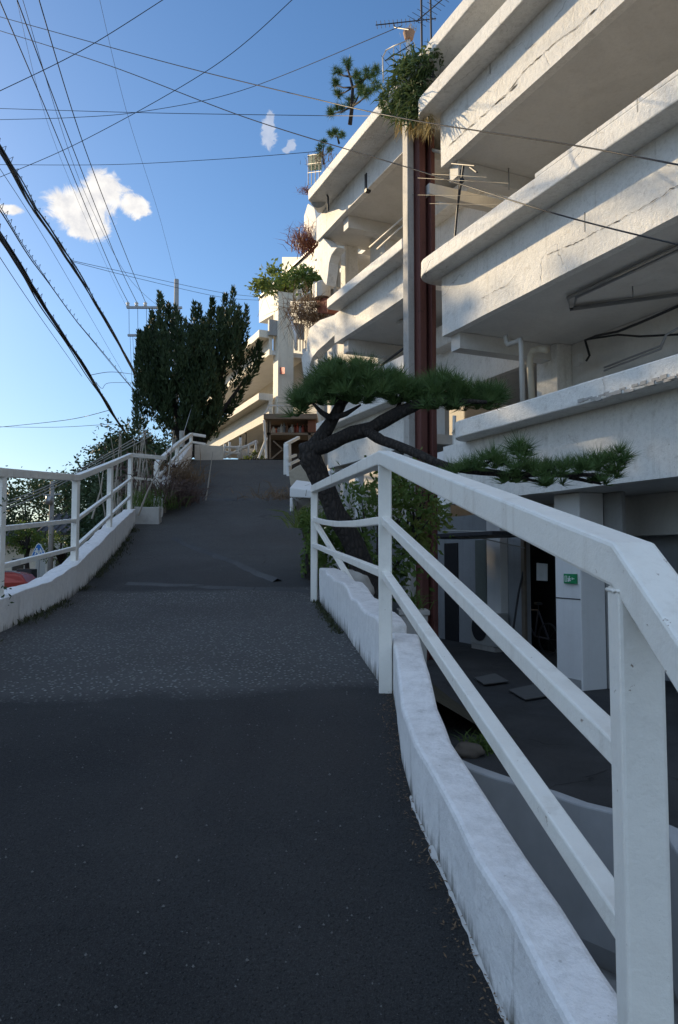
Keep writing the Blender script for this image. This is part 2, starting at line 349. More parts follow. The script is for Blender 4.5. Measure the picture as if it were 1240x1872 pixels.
def thing(name, loc, label, cat, group=None):
    o = bpy.data.objects.new(name, None); o.empty_display_size = 0.2; scene.collection.objects.link(o)
    o.location = loc; WL[o.name] = Vector(loc); return tag(o, label, cat, group)
def struct(o): o['kind'] = 'structure'; return o
rng = random.Random(7)
def rv(r=None): 
    r = r or rng
    while True:
        v = Vector((r.uniform(-1, 1), r.uniform(-1, 1), r.uniform(-1, 1)))
        if 0.01 < v.length <= 1: return v
def leaves(mb, c, rad, n, size, clumps=18, spread=0.33, droop=0.0, asp=0.55, shell=0.55, seed=0):
    """leaf-sized faces gathered in clumps through an ellipsoid"""
    r = random.Random(seed + 1); c = Vector(c); cl = []
    for _ in range(clumps):
        v = rv(r); v = v.normalized() * (shell + (1 - shell) * r.random()) if r.random() < 0.75 else v
        cl.append((Vector((v.x * rad[0], v.y * rad[1], v.z * rad[2])), r.uniform(0.6, 1.25)))
    for _ in range(n):
        q, k = r.choice(cl); g = Vector((r.gauss(0, 1), r.gauss(0, 1), r.gauss(0, 1)))
        p = c + q + Vector((g.x * rad[0], g.y * rad[1], g.z * rad[2])) * spread * k * 0.6
        d = (rv(r) + q.normalized() * 0.5 + Vector((0, 0, -droop))).normalized()
        L = size * r.uniform(0.6, 1.35); mb.quadleaf(p, d, rv(r), L, L * asp)
# ================================================================== the ramp and the ground
PROF = [(-6, -2.75), (0, -1.5), (3.93, -.68), (7.86, -.46), (9, -.30), (12, .25), (16.5, 1.30), (20, 2.13), (24, 3.20), (24.6, 3.28), (60, 3.3)]
def interp(tab, x):
    if x <= tab[0][0]: return tab[0][1]
    for (a, b), (c, d) in zip(tab, tab[1:]):
        if x <= c: return b + (d - b) * (x - a) / (c - a)
    return tab[-1][1]
def gz(Y): return (interp(PROF, Y - .35) + interp(PROF, Y) * 2 + interp(PROF, Y + .35)) / 4
RIGHT = [(-6, 1.9), (-1, .95), (.6, .62), (1.25, .50), (1.846, .407), (2.774, .281), (3.147, .263), (4.1, .287), (4.3, .20), (7.86, -.22), (10, -.42), (15, -.90), (24, -1.69), (26, -1.85)]
LEFT = [(-6, -1.7), (0, -2.05), (3.4, -2.38), (6, -2.66), (8.6, -2.98), (11, -3.32), (13.6, -3.75), (14.0, -3.36), (16.5, -3.84), (24, -4.8), (26, -5.0)]
mb = MB(); NC = 16; ys = [-6 + i * .2 for i in range(156)]
for Y in ys:
    xl, xr = interp(LEFT, Y) - .06, interp(RIGHT, Y) + .05
    if 13.4 < Y < 14.2: xl = interp(LEFT, 13.4) - .06 if Y < 13.9 else xl
    for j in range(NC + 1):
        x = xl + (xr - xl) * j / NC
        z = gz(Y) + noise.noise((x * .7, Y * .7, 1.3)) * .014 + noise.noise((x * 2.3, Y * 2.3, 4.3)) * .005
        mb.v.append(Vector((x, Y, z)))
for i in range(len(ys) - 1):
    for j in range(NC):
        a = i * (NC + 1) + j; mb.f.append((a, a + 1, a + NC + 2, a + NC + 1))
struct(mb.build('ramp', MASP, smooth=True))
# raised joints and a crooked poured ridge on the ramp surface
def ridge(pts, w, h, name, m, kind='structure'):
    q = MB(); pp = []
    for (a, b) in zip(pts, pts[1:]):
        for k in range(10): pp.append((a[0] + (b[0] - a[0]) * k / 10, a[1] + (b[1] - a[1]) * k / 10))
    pp.append(pts[-1])
    L, C, Rr = [], [], []
    for i, (x, y) in enumerate(pp):
        a = Vector(pp[max(0, i - 1)]); b = Vector(pp[min(len(pp) - 1, i + 1)]); d = (b - a).normalized(); n = Vector((d.y, -d.x))
        ww = w * (1 + .5 * noise.noise((x * 5, y * 5, 0))); o = noise.noise((x * 3, y * 3, 7)) * w * .5
        for lst, k in ((L, -1), (C, 0), (Rr, 1)):
            px_, py_ = x + n.x * (ww * k + o), y + n.y * (ww * k + o)
            lst.append(Vector((px_, py_, gz(py_) + noise.noise((px_ * .7, py_ * .7, 1.3)) * .014 + (h if k == 0 else -.012))))
    n_ = len(pp); q.v = L + C + Rr
    for i in range(n_ - 1):
        q.f += [(i, i + 1, n_ + i + 1, n_ + i), (n_ + i, n_ + i + 1, 2 * n_ + i + 1, 2 * n_ + i)]
    o = q.build(name, m, smooth=True); o['kind'] = kind; return o
gp = lambda px, py: (lambda Y: (at(px, py, Y).x, Y))(min((abs(at(px, py, y_ * .02).z - gz(y_ * .02)), y_ * .02) for y_ in range(60, 1200))[1])
MJOINT = asphalt('poured_joint', False, (0.055, 0.056, 0.058), (0.10, 0.10, 0.10))
ridge([gp(318, 985), gp(370, 1008), gp(430, 1030), gp(505, 1064)], .085, .04, 'ramp_joint', MJOINT)
ridge([gp(235, 1066), gp(330, 1070), gp(450, 1076), gp(568, 1082)], .12, .02, 'ramp_joint', MJOINT)
ridge([gp(352, 912), gp(430, 915), gp(500, 911)], .14, .03, 'ramp_joint', MJOINT)

# loose chippings: real little stones on the asphalt, too many to count
mb = MB(); r_ = random.Random(3)
for _ in range(1100):
    Y = 1.3 + r_.random() ** 1.5 * 9; xl, xr = interp(LEFT, Y) + .15, interp(RIGHT, Y) - .05
    x = r_.uniform(xl, xr); s = r_.uniform(.002, .0055) * (1.5 if r_.random() < .06 else 1); c = Vector((x, Y, gz(Y) + noise.noise((x * .7, Y * .7, 1.3)) * .014 + s * .5))
    ps = [c + Vector((math.cos(a) * s * r_.uniform(.6, 1.3), math.sin(a) * s * r_.uniform(.6, 1.3), -s * .5)) for a in (0, 1.6, 3.1, 4.7)]
    mb.add(ps + [c + Vector((r_.uniform(-.3, .3) * s, r_.uniform(-.3, .3) * s, s * .7))], [(0, 1, 4), (1, 2, 4), (2, 3, 4), (3, 0, 4)])
tag(mb.build('loose_chippings', plain('pale_stone', (0.14, 0.137, 0.132), 0.85)), kind='stuff')
mb = MB(); r_ = random.Random(13)
for _ in range(2600):
    if r_.random() < .6: Y = r_.uniform(4.5, 13.5); x = interp(LEFT, Y) + abs(r_.gauss(0, .06)) + .01; k = 1
    else: Y = r_.uniform(4.2, 7.8); x = interp(RIGHT, Y) - abs(r_.gauss(0, .03)) - .01; k = .6
    if noise.noise((Y * 1.3, k * 7, 2)) < -.05: continue
    p = Vector((x, Y, gz(Y))); mb.quadleaf(p, Vector((r_.gauss(0, .5), r_.gauss(0, .5), 1)), rv(r_), r_.uniform(.02, .07) * k, .012)
tag(mb.build('wall_foot_weeds', leaf('dark_moss', (0.018, 0.022, 0.012), (0.05, 0.055, 0.025), .1, 4)), kind='stuff')
# dry litter and moss along the foot of the right-hand wall
mb = MB()
for _ in range(500):
    Y = r_.uniform(1.6, 4.0); x = interp(RIGHT, Y) - abs(r_.gauss(0, .035)); p = Vector((x, Y, gz(Y) + .004))
    mb.quadleaf(p, Vector((r_.gauss(0, 1), r_.gauss(0, 1), r_.uniform(0, .5))), Vector((0, 0, 1)), r_.uniform(.006, .022), .006)
tag(mb.build('dry_litter', LDRY), kind='stuff')

def sheet(name, pts, z, m):
    q = MB(); q.add([(x, y, z) for x, y in pts], [tuple(range(len(pts)))]); return struct(q.build(name, m))
sheet('ground', [(-900, -400), (900, -400), (900, 1500), (-900, 1500)], -3.2, MSOIL)
sheet('street', [(-60, -20), (-2.9, -20), (-3.3, 12), (-5.5, 30), (-8, 90), (-60, 90)], -2.2, MASP3)
sheet('gutter_floor', [(.3, -6), (9, -6), (9, 7.2), (.3, 7.2)], -2.85, MGREY)

# ------------------------------------------------------------------ low parapet walls
def wall(name, label, path, side, depth=None, m=MPAR, wob=.012, cat='parapet wall', loc=None, cap=True):
    """path: (x, y, z_foot, z_top, thickness); side +1 = body lies to the right of the path"""
    q = MB(); rings = []; hg = []; tp = []
    pts = []
    for (a, b) in zip(path, path[1:]):
        k = max(1, int(math.hypot(b[0] - a[0], b[1] - a[1]) / .16))
        for i in range(k): pts.append([a[j] + (b[j] - a[j]) * i / k for j in range(5)])
    pts.append(list(path[-1]))
    for i, (x, y, zf, zt, th) in enumerate(pts):
        a = pts[max(0, i - 1)]; b = pts[min(len(pts) - 1, i + 1)]; d = Vector((b[0] - a[0], b[1] - a[1])).normalized(); n = Vector((d.y, -d.x)) * side
        w = [noise.noise((x * 3.1 + s_ * 9, y * 3.1, s_ * 5.5)) * wob for s_ in range(4)]
        zb = depth if depth is not None else zf - .15
        r = [(x, y, zf - .05), (x + n.x * w[0], y + n.y * w[0], (zf + zt) / 2), (x + n.x * w[0], y + n.y * w[0], zt + w[1]),
             (x + n.x * (th + w[2]), y + n.y * (th + w[2]), zt + w[1] * .5 + w[3]), (x + n.x * (th + w[2]), y + n.y * (th + w[2]), min(zf, zt - .3)), (x + n.x * (th + .02), y + n.y * (th + .02), zb)]
        rings.append([Vector(p) for p in r]); hg += [0.0, .5, 1.0, 1.0, .6, 0.0]; tp += [0, 0, .6, 1, .3, 0]
    q.loft(rings); q.attr = {'hgt': hg, 'top': tp}
    o = q.build(name, m, loc=loc or (path[0][0], path[0][1], path[0][2]), bevel=.016, seg=2)
    return tag(o, label, cat) if label else o
P1 = [(Y, interp(RIGHT, Y)) for Y in (-5, -3, -1, .0, .6, 1.25, 1.846, 2.3, 2.774, 3.147, 3.5, 4.08)]
hts = {4.08: .27, 3.5: .235, 3.147: .215}
nw = wall('parapet_wall', 'white bulging low wall at the near right edge of the ramp, below the handrail',
     [(x, Y, gz(Y), gz(Y) + hts.get(Y, .265 if Y < 2 else .245), .145 if Y < 3 else .15) for Y, x in P1], 1, -2.8)
q = MB(); L, C_, Rr = [], [], []
for i in range(120):
    Y = 1.2 + i * .014; x = interp(RIGHT, Y) - .004; k = max(0, .25 + .9 * noise.noise((Y * 9, 2, 5)) + .4 * noise.noise((Y * 31, 2, 5))); z = gz(Y)
    q.v += [Vector((x - .016 * k - .002, Y, z - .004)), Vector((x - .009 * k, Y, z + .012 * k)), Vector((x + .01, Y, z + .02 * k))]
    if i: a_ = 3 * (i - 1); q.f += [(a_, a_ + 1, a_ + 4, a_ + 3), (a_ + 1, a_ + 2, a_ + 5, a_ + 4)]
q.build('mortar_strip', plain('spilt_mortar', (.50, .49, .47), .9), nw, smooth=True)
wall('parapet_wall', 'short white low wall with broken top edge, between the two far posts of the right handrail',
     [(x, Y, gz(Y), zt, .17) for (Y, x, zt) in ((4.12, .215, -.36), (4.5, .175, -.33), (5.3, .09, -.29), (5.9, .03, -.20), (6.3, -.02, -.19), (7.0, -.10, -.15), (7.5, -.165, -.11), (7.80, -.20, -.10))], 1, -2.8, wob=.02)
wall('parapet_wall', 'long stained white low wall along the left edge of the ramp under the left railing',
     [(interp(LEFT, Y), Y, gz(Y), gz(Y) + h, .20) for (Y, h) in ((-5, .25), (0, .25), (3.4, .25), (5.0, .24), (6, .25), (7.3, .27), (8.6, .32), (9.8, .36), (11, .40), (12.3, .36), (13.2, .30), (13.55, .28))], -1, -2.3, wob=.02)
wall('wall_end_block', 'small grey block closing the end of the left ramp wall', [(-3.78, 13.62, gz(13.7), gz(13.7) + .30, .22), (-3.32, 13.62, gz(13.7), gz(13.7) + .29, .22)], -1, None, MCONC, cat='wall')
wall('parapet_wall', 'white wall climbing the upper left edge of the ramp to the crest',
     [(interp(LEFT, Y), Y, gz(Y), gz(Y) + h, .22) for (Y, h) in ((14.3, .35), (16.5, .42), (19, .50), (21.5, .52), (24, .5))], -1, 0.0)
wall('crest_wall', 'low tan wall running across the top of the ramp under the dark juniper',
     [(-4.72, 24.0, 3.15, 3.70, .22), (-3.8, 24.15, 3.2, 3.68, .22)], -1, 3.0, plain('tan_render', (0.50, 0.44, 0.36), 0.8, 0, .2), cat='wall')

# ------------------------------------------------------------------ handrails of square tube
def handrail(name, label, posts, tops, mids, footz, foot_rot=0, wtop=.075, wmid=.045, extra=None, wpost=.07):
    t = thing(name, posts[0], label, 'railing')
    for (x, y, z), (zb) in zip(posts, footz):
        q = MB(); a = R(foot_rot); c, s_ = math.cos(a) * wpost / 2, math.sin(a) * wpost / 2
        ring = [(c - s_, s_ + c), (-c - s_, -s_ + c), (-c + s_, -s_ - c), (c + s_, s_ - c)]
        q.prism([(x + i, y + j) for i, j in reversed(ring)], zb, z - wtop / 2 + .004); pst = q.build('post', MRAIL, t, bevel=.006)
        zz = z - wtop / 2 - .003; rg = [Vector((x + i, y + j, zz)) for i, j in ring]; rg.append(rg[0]); wp = []
        for a_, b_ in zip(rg, rg[1:]):
            for k in range(6): p = a_.lerp(b_, k / 6); wp.append(p + Vector((0, 0, .003 * noise.noise(p * 90))))
        wp.append(rg[-1]); q = MB(); q.tube(wp, [.0032 * (1 + .6 * noise.noise(p * 140)) for p in wp], 6); q.build('weld_bead', MRAIL, pst, smooth=True)
    q = MB(); q.barpath(tops, wtop, wtop); q.build('top_rail', MRAIL, t, bevel=.007)
    for mpts in mids:
        q = MB(); q.barpath(mpts, wmid, wmid); q.build('middle_rail', MRAIL, t, bevel=.005)
    for (p, q_) in (extra or []):
        q = MB(); q.bar(p, q_, wmid, wmid); q.build('brace', MRAIL, t, bevel=.004)
    return t
A1 = Vector((.485, 1.22, -.012)); A2 = Vector((.245, 3.93, .535)); A3 = Vector((-.262, 7.86, .735)); AM = Vector((.505, .42, -.512))
dn = lambda p, d: Vector((p.x, p.y, p.z - d))
def sag(a, b, d):                                     # a slightly bowed rail
    return [a.lerp(b, k / 4) - Vector((0, 0, d * 4 * (k / 4) * (1 - k / 4))) for k in range(5)]
handrail('handrail', 'big cream handrail of square tube rising along the right edge of the ramp', [A1, A2, A3],
         [AM, A1, A2, A3], [[dn(A1, .325), dn(A2, .335)], [dn(A1, .61), dn(A2, .62)], sag(dn(A2, .335), dn(A3, .325), .035), sag(dn(A2, .62), dn(A3, .60), .0)],
         [gz(1.2) - .3, gz(3.93) - .12, gz(7.86) - .1], -5,
         extra=[(dn(A3, .34), Vector((.36, 6.9, -.62)))])
L0, L1, L2, L3, L4 = [Vector(p) for p in ((-2.50, 3.4, .50), (-2.755, 6.0, .695), (-3.07, 8.6, .935), (-3.42, 11.0, 1.40), (-3.86, 13.6, 1.90))]
L5 = Vector((-3.46, 14.6, 1.98)); LM = Vector((-2.25, .8, .10))
lf = lambda Y: gz(Y) + .15
handrail('handrail', 'grey white railing of square tube along the left edge of the ramp', [L0, L1, L2, L3, L4], [LM, L0, L1, L2, L3, L4, L5],
         [[dn(LM, .46), dn(L0, .46), dn(L1, .46)], [dn(LM, .78), dn(L0, .78), dn(L1, .77)], [dn(L1, .46), dn(L2, .50)], [dn(L1, .77), dn(L2, .82)], [dn(L2, .50), dn(L3, .46), dn(L4, .45)], [dn(L2, .82), dn(L3, .78), dn(L4, .77)], [dn(L4, .42), dn(L5, .46)]],
         [lf(3.4), lf(6), lf(8.6), lf(11), lf(13.6)], -8, extra=[(dn(L0, .25) + Vector((-.05, .9, 0)), dn(L1, .55) + Vector((-.45, -.3, -.3)))])
U0, U1, U2 = Vector((-3.72, 15.0, gz(15) + .98)), Vector((-4.30, 19.5, gz(19.5) + 1.0)), Vector((-4.86, 24.1, 4.06)); U3 = Vector((-4.42, 24.3, 4.02))
handrail('handrail', 'white railing on the upper left wall, turning along the crest', [U0, U1, U2], [U0, U1, U2, U3], [[dn(U0, .32), dn(U1, .3), dn(U2, .26), dn(U3, .26)]],
         [gz(15) + .2, gz(19.5) + .3, 3.5], -8, wtop=.09, wmid=.07, wpost=.09)
# upper right: bluish post, railing dropping beside a tan stone wall, white bridge slab over a dark alcove
V0 = at(523, 812, 21); V1 = at(546, 800, 23.5); V2 = at(548, 850, 16.2)
t = thing('handrail', at(524, 900, 19), 'pale blue railing with two slanting bars beside the tan stone wall right of the crest', 'railing')
q = MB(); q.box((V0.x - .06, 20.9, gz(21) - .1), (V0.x + .06, 21.05, V0.z)); q.build('post', MRAIL, t, bevel=.01)
q = MB(); q.bar(V0, V1, .09, .09); q.build('top_rail', MRAIL, t, bevel=.008)
for (a, b) in (((526, 838), (541, 832)), ((529, 849), (548, 840))):
    q = MB(); q.bar(at(*a, 20.5), at(*b, 22), .07, .07); q.build('middle_rail', MRAIL, t)
q = MB(); q.slab([at(520.5, 815, 20.6), at(527.5, 813, 20.6), at(530, 900, 20.6), at(526, 900, 20.6)], (-.03, 1.6, .3)); tag(q.build('edge_wall', MWC, loc=at(526, 900, 20.6), bevel=.02), 'thin pale blue wall end at the right of the ramp crest, below the slanting bars', 'wall')
q = MB(); pts_ = [(527.5, 862), (541, 853), (556, 846), (580, 841), (580, 895), (552, 892), (531, 889)]
q.slab([at(x, y, 18.4) for x, y in pts_], (.1, .5, 0)); tag(q.build('stone_wall', MSTONE, loc=at(550, 892, 18.4), bevel=.03), 'rough tan stone wall with dark joints right of the upper ramp, above the white slab', 'wall')
q = MB(); q.slab([at(527.5, 830, 22.5), at(565, 826, 22.5), at(565, 866, 22.5), at(529, 866, 22.5)], (0, .2, 0)); tag(q.build('plank_fence', MWOOD, loc=at(540, 866, 22.5)), 'dark planks behind the slanting white bars right of the crest', 'fence')
t = thing('bridge_slab', at(530, 938, 15), 'short white slab on a stub wall over a grey alcove, right edge of the upper ramp', 'slab')
q = MB(); q.slab([at(530, 891, 15.0), at(577, 897, 15.0), at(577, 911, 15.0), at(530, 909, 15.0)], (.05, 1.4, .3)); q.build('deck', MWC, t, bevel=.02)
q = MB(); q.slab([at(530, 909.5, 15.0), at(535.5, 909.5, 15.0), at(535.5, 940, 15.0), at(530, 940, 15.0)], (.05, 1.2, .0)); q.build('stub_wall', MWC, t, bevel=.02)
q = MB(); q.slab([at(535, 906, 15.9), at(600, 906, 15.9), at(600, 950, 15.9), at(535, 950, 15.9)], (0, .12, 0)); q.build('back_panel', MCONC, t)

# planted bank right of the ramp, hillside left of it, upper yard
def grid(name, fn, us, vs, m, kind='structure'):
    q = MB(); q.v = [Vector(fn(u, v)) for u in us for v in vs]; nv = len(vs)
    q.f = [(i * nv + j, i * nv + j + 1, (i + 1) * nv + j + 1, (i + 1) * nv + j) for i in range(len(us) - 1) for j in range(nv - 1)]
    o = q.build(name, m, smooth=True); o['kind'] = kind; return o
fr = lambda a, b, n: [a + (b - a) * i / n for i in range(n + 1)]
def bank(Y, v):
    x0 = interp(RIGHT, Y) + .02; x = x0 + v * 2.6; zt = gz(Y) - .10 if Y > 8 else gz(Y) - .35
    z = zt + (-2.0 - zt) * min(1, (v * 1.25) ** .8) + noise.noise((x * 1.5, Y * 1.5, 0)) * .06
    return (x, Y, max(z, -2.05))
grid('planted_bank', bank, fr(8.2, 26, 40), fr(0, 1, 10), MSOIL)
def hill(Y, v):
    x0 = interp(LEFT, Y) - .15; wd = 2.2 + max(0, Y - 14) * .55; x = x0 - v * wd; zt = gz(Y) - .2
    return (x, Y, zt + (-2.25 - zt) * min(1, v * 1.6) ** 1.3 + noise.noise((x * .4, Y * .4, 3)) * .25)
grid('hillside', hill, fr(13.4, 75, 50), fr(0, 1, 14), MSOIL)
sheet('upper_yard', [(-5.5, 24.4), (-1.2, 24.4), (-.5, 30), (6, 34), (6, 80), (-9, 80), (-6.5, 40)], 3.27, MASP3)
# courtyard with the curved kerb wall of the sunken gutter
KERB = [(690, 1338, -1.75), (760, 1362, -1.75), (870, 1410, -1.75), (930, 1430, -1.745), (1000, 1452, -1.74), (1060, 1472, -1.74), (1120, 1488, -1.735), (1180, 1500, -1.735), (1217, 1518, -1.74), (1245, 1570, -1.75), (1262, 1640, -1.76)]
kp = []
for px, py, z in KERB:
    d = at(px, py, 1.0); kp.append(Vector((d.x / d.z * z, z / d.z, z)))
wall('kerb_wall', 'low curving white kerb wall in the yard below, seen through the handrail', [(p.x, p.y, -2.6, p.z, .11) for p in kp], -1, -2.9, plain('kerb_plaster', (0.40, 0.41, 0.42), .7, 0, .2, 5), wob=.015, cat='wall')
cy = [(p.x + .03, p.y + .04) for p in kp]
sheet('courtyard', [(.62, 26), (.30, 9.0), (.30, 7.6)] + cy + [(2.3, 1.0), (2.6, -8), (25, -8), (25, 26)], -1.95, MASP2)
# ================================================================== the buildings
M_ = Vector((.914, .405, 0)); D_ = Vector((-.405, .914, 0))
def Wp(q, t, z): return Vector((M_.x * q + D_.x * t, M_.y * q + D_.y * t, z))
def T(px, q):
    r = (px - 620) / FPX; return q * (.914 - .405 * r) / (.914 * r + .405)
def Zq(px, py, q):                          # height of a picture point on the upright plane q
    r = (px - 620) / FPX; Y = q / (.914 * r + .405); return at(px, py, Y).z
def wbox(mb, q0, q1, t0, t1, z0, z1):
    mb.hexa([Wp(q0, t0, z0), Wp(q1, t0, z0), Wp(q1, t1, z0), Wp(q0, t1, z0), Wp(q0, t0, z1), Wp(q1, t0, z1), Wp(q1, t1, z1), Wp(q0, t1, z1)])
def wprism(mb, qt, z0, z1):
    w = [Wp(q, t, 0) for q, t in qt]; a = sum(w[i].x * w[(i + 1) % len(w)].y - w[(i + 1) % len(w)].x * w[i].y for i in range(len(w)))
    if a < 0: w.reverse()
    mb.prism([(p.x, p.y) for p in w], z0, z1)
def arc(cq, ct, r, a0, a1, n=10): return [(cq + r * math.cos(R(a0 + (a1 - a0) * i / n)), ct + r * math.sin(R(a0 + (a1 - a0) * i / n))) for i in range(n + 1)]
def wobble(o, amt=.012, sc=1.3):              # hand-made concrete: cut long faces and shift them a little
    bm = bmesh.new(); bm.from_mesh(o.data)
    for _ in range(7):
        es = [e for e in bm.edges if e.calc_length() > .9]
        if not es: break
        bmesh.ops.subdivide_edges(bm, edges=es, cuts=1, use_grid_fill=True)
    off = WL[o.name]
    for v in bm.verts:
        p = (v.co + off) * sc; v.co += Vector((noise.noise(p), noise.noise(p + Vector((9, 0, 0))), noise.noise(p + Vector((0, 9, 0))))) * amt
    bm.to_mesh(o.data); bm.free(); return o
def lev(root, q, t0, t1, zb, zl, zt, prot, tip=None, r=.5, mwall=MW, depth=2.7, ret=True, slab=True, msof=MSOF, th=.15, endq=1.0):
    """one gallery level: floor slab (its underside is the ceiling below), parapet, projecting ledge"""
    mb = MB(); wbox(mb, q, q + th, t0, t1, zb, zl + .02)
    if ret: wbox(mb, q + th, q + depth, t1 - .18, t1 - .004, zb + .002, zl + .02)
    wobble(mb.build('parapet', mwall, root), .010)
    if slab:
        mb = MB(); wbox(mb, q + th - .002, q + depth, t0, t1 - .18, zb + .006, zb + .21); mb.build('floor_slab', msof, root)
    mb = MB(); qf = q - prot
    if tip is None: pl = [(qf, t0), (q + th + .05, t0), (q + th + .05, t1), (qf, t1)]
    else: pl = [(qf, t0), (q + th + .05, t0), (q + th + .05, t1 - .02), (q + endq, t1 - .02), (q + endq, tip)] + [p for p in arc(qf + r, tip - r, r, 90, 180)]
    wprism(mb, pl, zl, zt); return wobble(mb.build('ledge', mwall, root, bevel=.02), .010)

# ---------------- near right wing
QR = 7.3
rw = thing('apartment_building', Wp(QR, 6, -1.95), 'near white gallery building on the right with projecting rounded ledges', 'building')
TR = T(812, QR)
lev(rw, QR, -9, TR, 7.42, 8.45, 8.75, .40, T(757, 6.92), .42)
lev(rw, QR, -9, TR, 4.15, 5.27, 5.57, .40, T(760, 6.92), .42)
l3 = lev(rw, QR, -9, TR, .98, 2.04, 2.33, .40, T(820, 6.92), .40, endq=.3)
# raised block on ledge 2, broken concrete edge under ledge 3
q = MB(); wbox(q, 6.905, 7.4, -9, T(988, 6.9), 5.568, 5.64); q.build('ledge_coping', MW, rw, bevel=.015)
q = MB(); rr = random.Random(5)
for i in range(26):
    px = 1065 + i * 7.6; t_ = T(px, 6.9); z = 2.03 + rr.uniform(.0, .06)
    wbox(q, 6.893 - rr.uniform(0, .012), 6.93, t_ - .09, t_ + rr.uniform(.0, .03), z, z + rr.uniform(.02, .05))
q.build('spalled_edge', MCONC, rw)
def crackline(pts, q_, seed, w=.012, name='crack'):
    r = random.Random(seed); m = MB(); P = []
    for (a, b) in zip(pts, pts[1:]):
        n = max(4, int(abs(b[0] - a[0]) / 4))
        for i in range(n): P.append((a[0] + (b[0] - a[0]) * i / n, a[1] + (b[1] - a[1]) * i / n))
    for i, (px, py) in enumerate(P):
        p = aq(px, py, q_) + Vector((0, 0, .025 * noise.noise((px * .05, seed, 0)) + .022 * noise.noise((px * .3, seed, 3)))); k = max(.06, .28 + .8 * noise.noise((px * .09, seed, 9)) + .3 * noise.noise((px * .4, seed, 4))) * w * .8
        m.v += [p - Vector((0, 0, k)), p + Vector((0, 0, k))]
        if i: m.f.append((2 * i - 2, 2 * i - 1, 2 * i + 1, 2 * i))
    return m.build(name, plain('crack_dark', (.10, .085, .065), .9), rw)
def aq(px, py, q):
    d = at(px, py, 1.0); return d * (q / (d.x * M_.x + d.y * M_.y))
crackline([(815, 272), (870, 222), (925, 172), (960, 128), (1010, 82), (1060, 45), (1110, -5)], QR - .013, 1, .022)
crackline([(905, 192), (935, 165), (950, 148)], QR - .014, 2, .03)
crackline([(1000, 466), (1060, 440), (1120, 408), (1180, 376), (1245, 335)], QR - .013, 3, .014)
crackline([(880, 545), (925, 522), (945, 500)], QR - .013, 5, .010)
for px, y0, y1 in ((935, 50, 62), (896, 110, 135), (1069, 388, 424), (1165, 175, 205)):
    m = MB(); q_ = QR - .013 if px != 1165 else 6.888; m.add([aq(px - .5, y0, q_), aq(px + .5, y0, q_), aq(px + .6, y1, q_), aq(px - .4, y1, q_)], [(0, 1, 2, 3)]); m.build('crack', plain('crack_dark', (.10, .085, .065), .9), rw)
# columns, cross beams and back wall of the galleries
def colbox(root, q0, q1, t0, t1, z0, z1, m=MW, name='column'):
    mb = MB(); wbox(mb, q0, q1, t0, t1, z0, z1); return mb.build(name, m, root, bevel=.015)
TC = T(997, 9.7)
for (z0, z1) in ((1.19, 4.15), (4.37, 7.42)):
    colbox(rw, 9.55, 10.05, TC - .62, TC, z0, z1)
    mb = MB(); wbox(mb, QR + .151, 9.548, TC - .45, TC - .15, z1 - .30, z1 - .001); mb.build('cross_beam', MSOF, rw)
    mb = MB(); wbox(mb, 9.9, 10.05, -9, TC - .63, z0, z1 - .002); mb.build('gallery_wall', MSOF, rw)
colbox(rw, 9.4, 9.75, T(908, 9.4) - .22, T(908, 9.4), 5.5, 7.42, MW)
mb = MB(); wbox(mb, QR + .1, 9.5, T(905, 9.0) - .2, T(905, 9.0), 7.2, 7.418); mb.build('cross_beam', MSOF, rw)
# top roof slab spanning both wings
q = MB(); wprism(q, [(6.96, -9), (9.8, -9), (9.8, T(562, 6.96) + .5), (7.45, T(562, 6.96) + .55), (6.96, T(562, 6.96))], 9.44, 9.71)
wobble(q.build('roof_slab', MW, rw, bevel=.02), .012)
q = MB(); wbox(q, 7.57, 7.72, -9, T(578, 7.57), 8.80, 9.445); wbox(q, 7.72, 9.6, T(578, 7.57) - .16, T(578, 7.57) - .003, 8.802, 9.445)
wobble(q.build('roof_parapet', MW, rw), .012)
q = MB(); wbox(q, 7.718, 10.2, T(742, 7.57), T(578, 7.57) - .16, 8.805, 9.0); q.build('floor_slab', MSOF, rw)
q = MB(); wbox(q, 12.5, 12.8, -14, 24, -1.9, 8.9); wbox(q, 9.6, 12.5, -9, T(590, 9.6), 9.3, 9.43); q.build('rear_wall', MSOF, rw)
# rear parallel gallery seen through the openings
lev(rw, 9.3, TC + .05, T(800, 9.3), 7.05, 8.05, 8.36, .35, T(786, 9.0), .15, depth=2.4)
lev(rw, 9.3, TC + .05, T(800, 9.3), 3.85, 4.86, 5.36, .35, T(790, 9.0), .15, depth=2.4)
# ground floor: pillar with exit sign, back wall, doors
tp = T(1060, 7.73)
colbox(rw, 7.73, 8.20, tp, tp + .56, -1.96, .98, MWC, 'pillar')
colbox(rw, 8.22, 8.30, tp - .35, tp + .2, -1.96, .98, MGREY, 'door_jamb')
colbox(rw, 7.73, 8.20, tp - 4.8, tp - 4.3, -1.96, .98, MWC, 'pillar')
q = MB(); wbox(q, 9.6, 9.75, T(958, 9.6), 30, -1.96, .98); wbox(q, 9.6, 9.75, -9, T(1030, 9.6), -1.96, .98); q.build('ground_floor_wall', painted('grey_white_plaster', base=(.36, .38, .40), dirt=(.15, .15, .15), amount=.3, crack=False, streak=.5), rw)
colbox(rw, 9.40, 9.598, T(914, 9.4), T(889, 9.4), -1.96, .98, MWC, 'pilaster')
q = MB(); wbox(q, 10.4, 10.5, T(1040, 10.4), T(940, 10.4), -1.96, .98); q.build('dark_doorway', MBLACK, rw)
q = MB(); wbox(q, 9.57, 9.598, T(836, 9.57), T(812, 9.57), -1.95, .35); q.build('door', MDARK, rw)
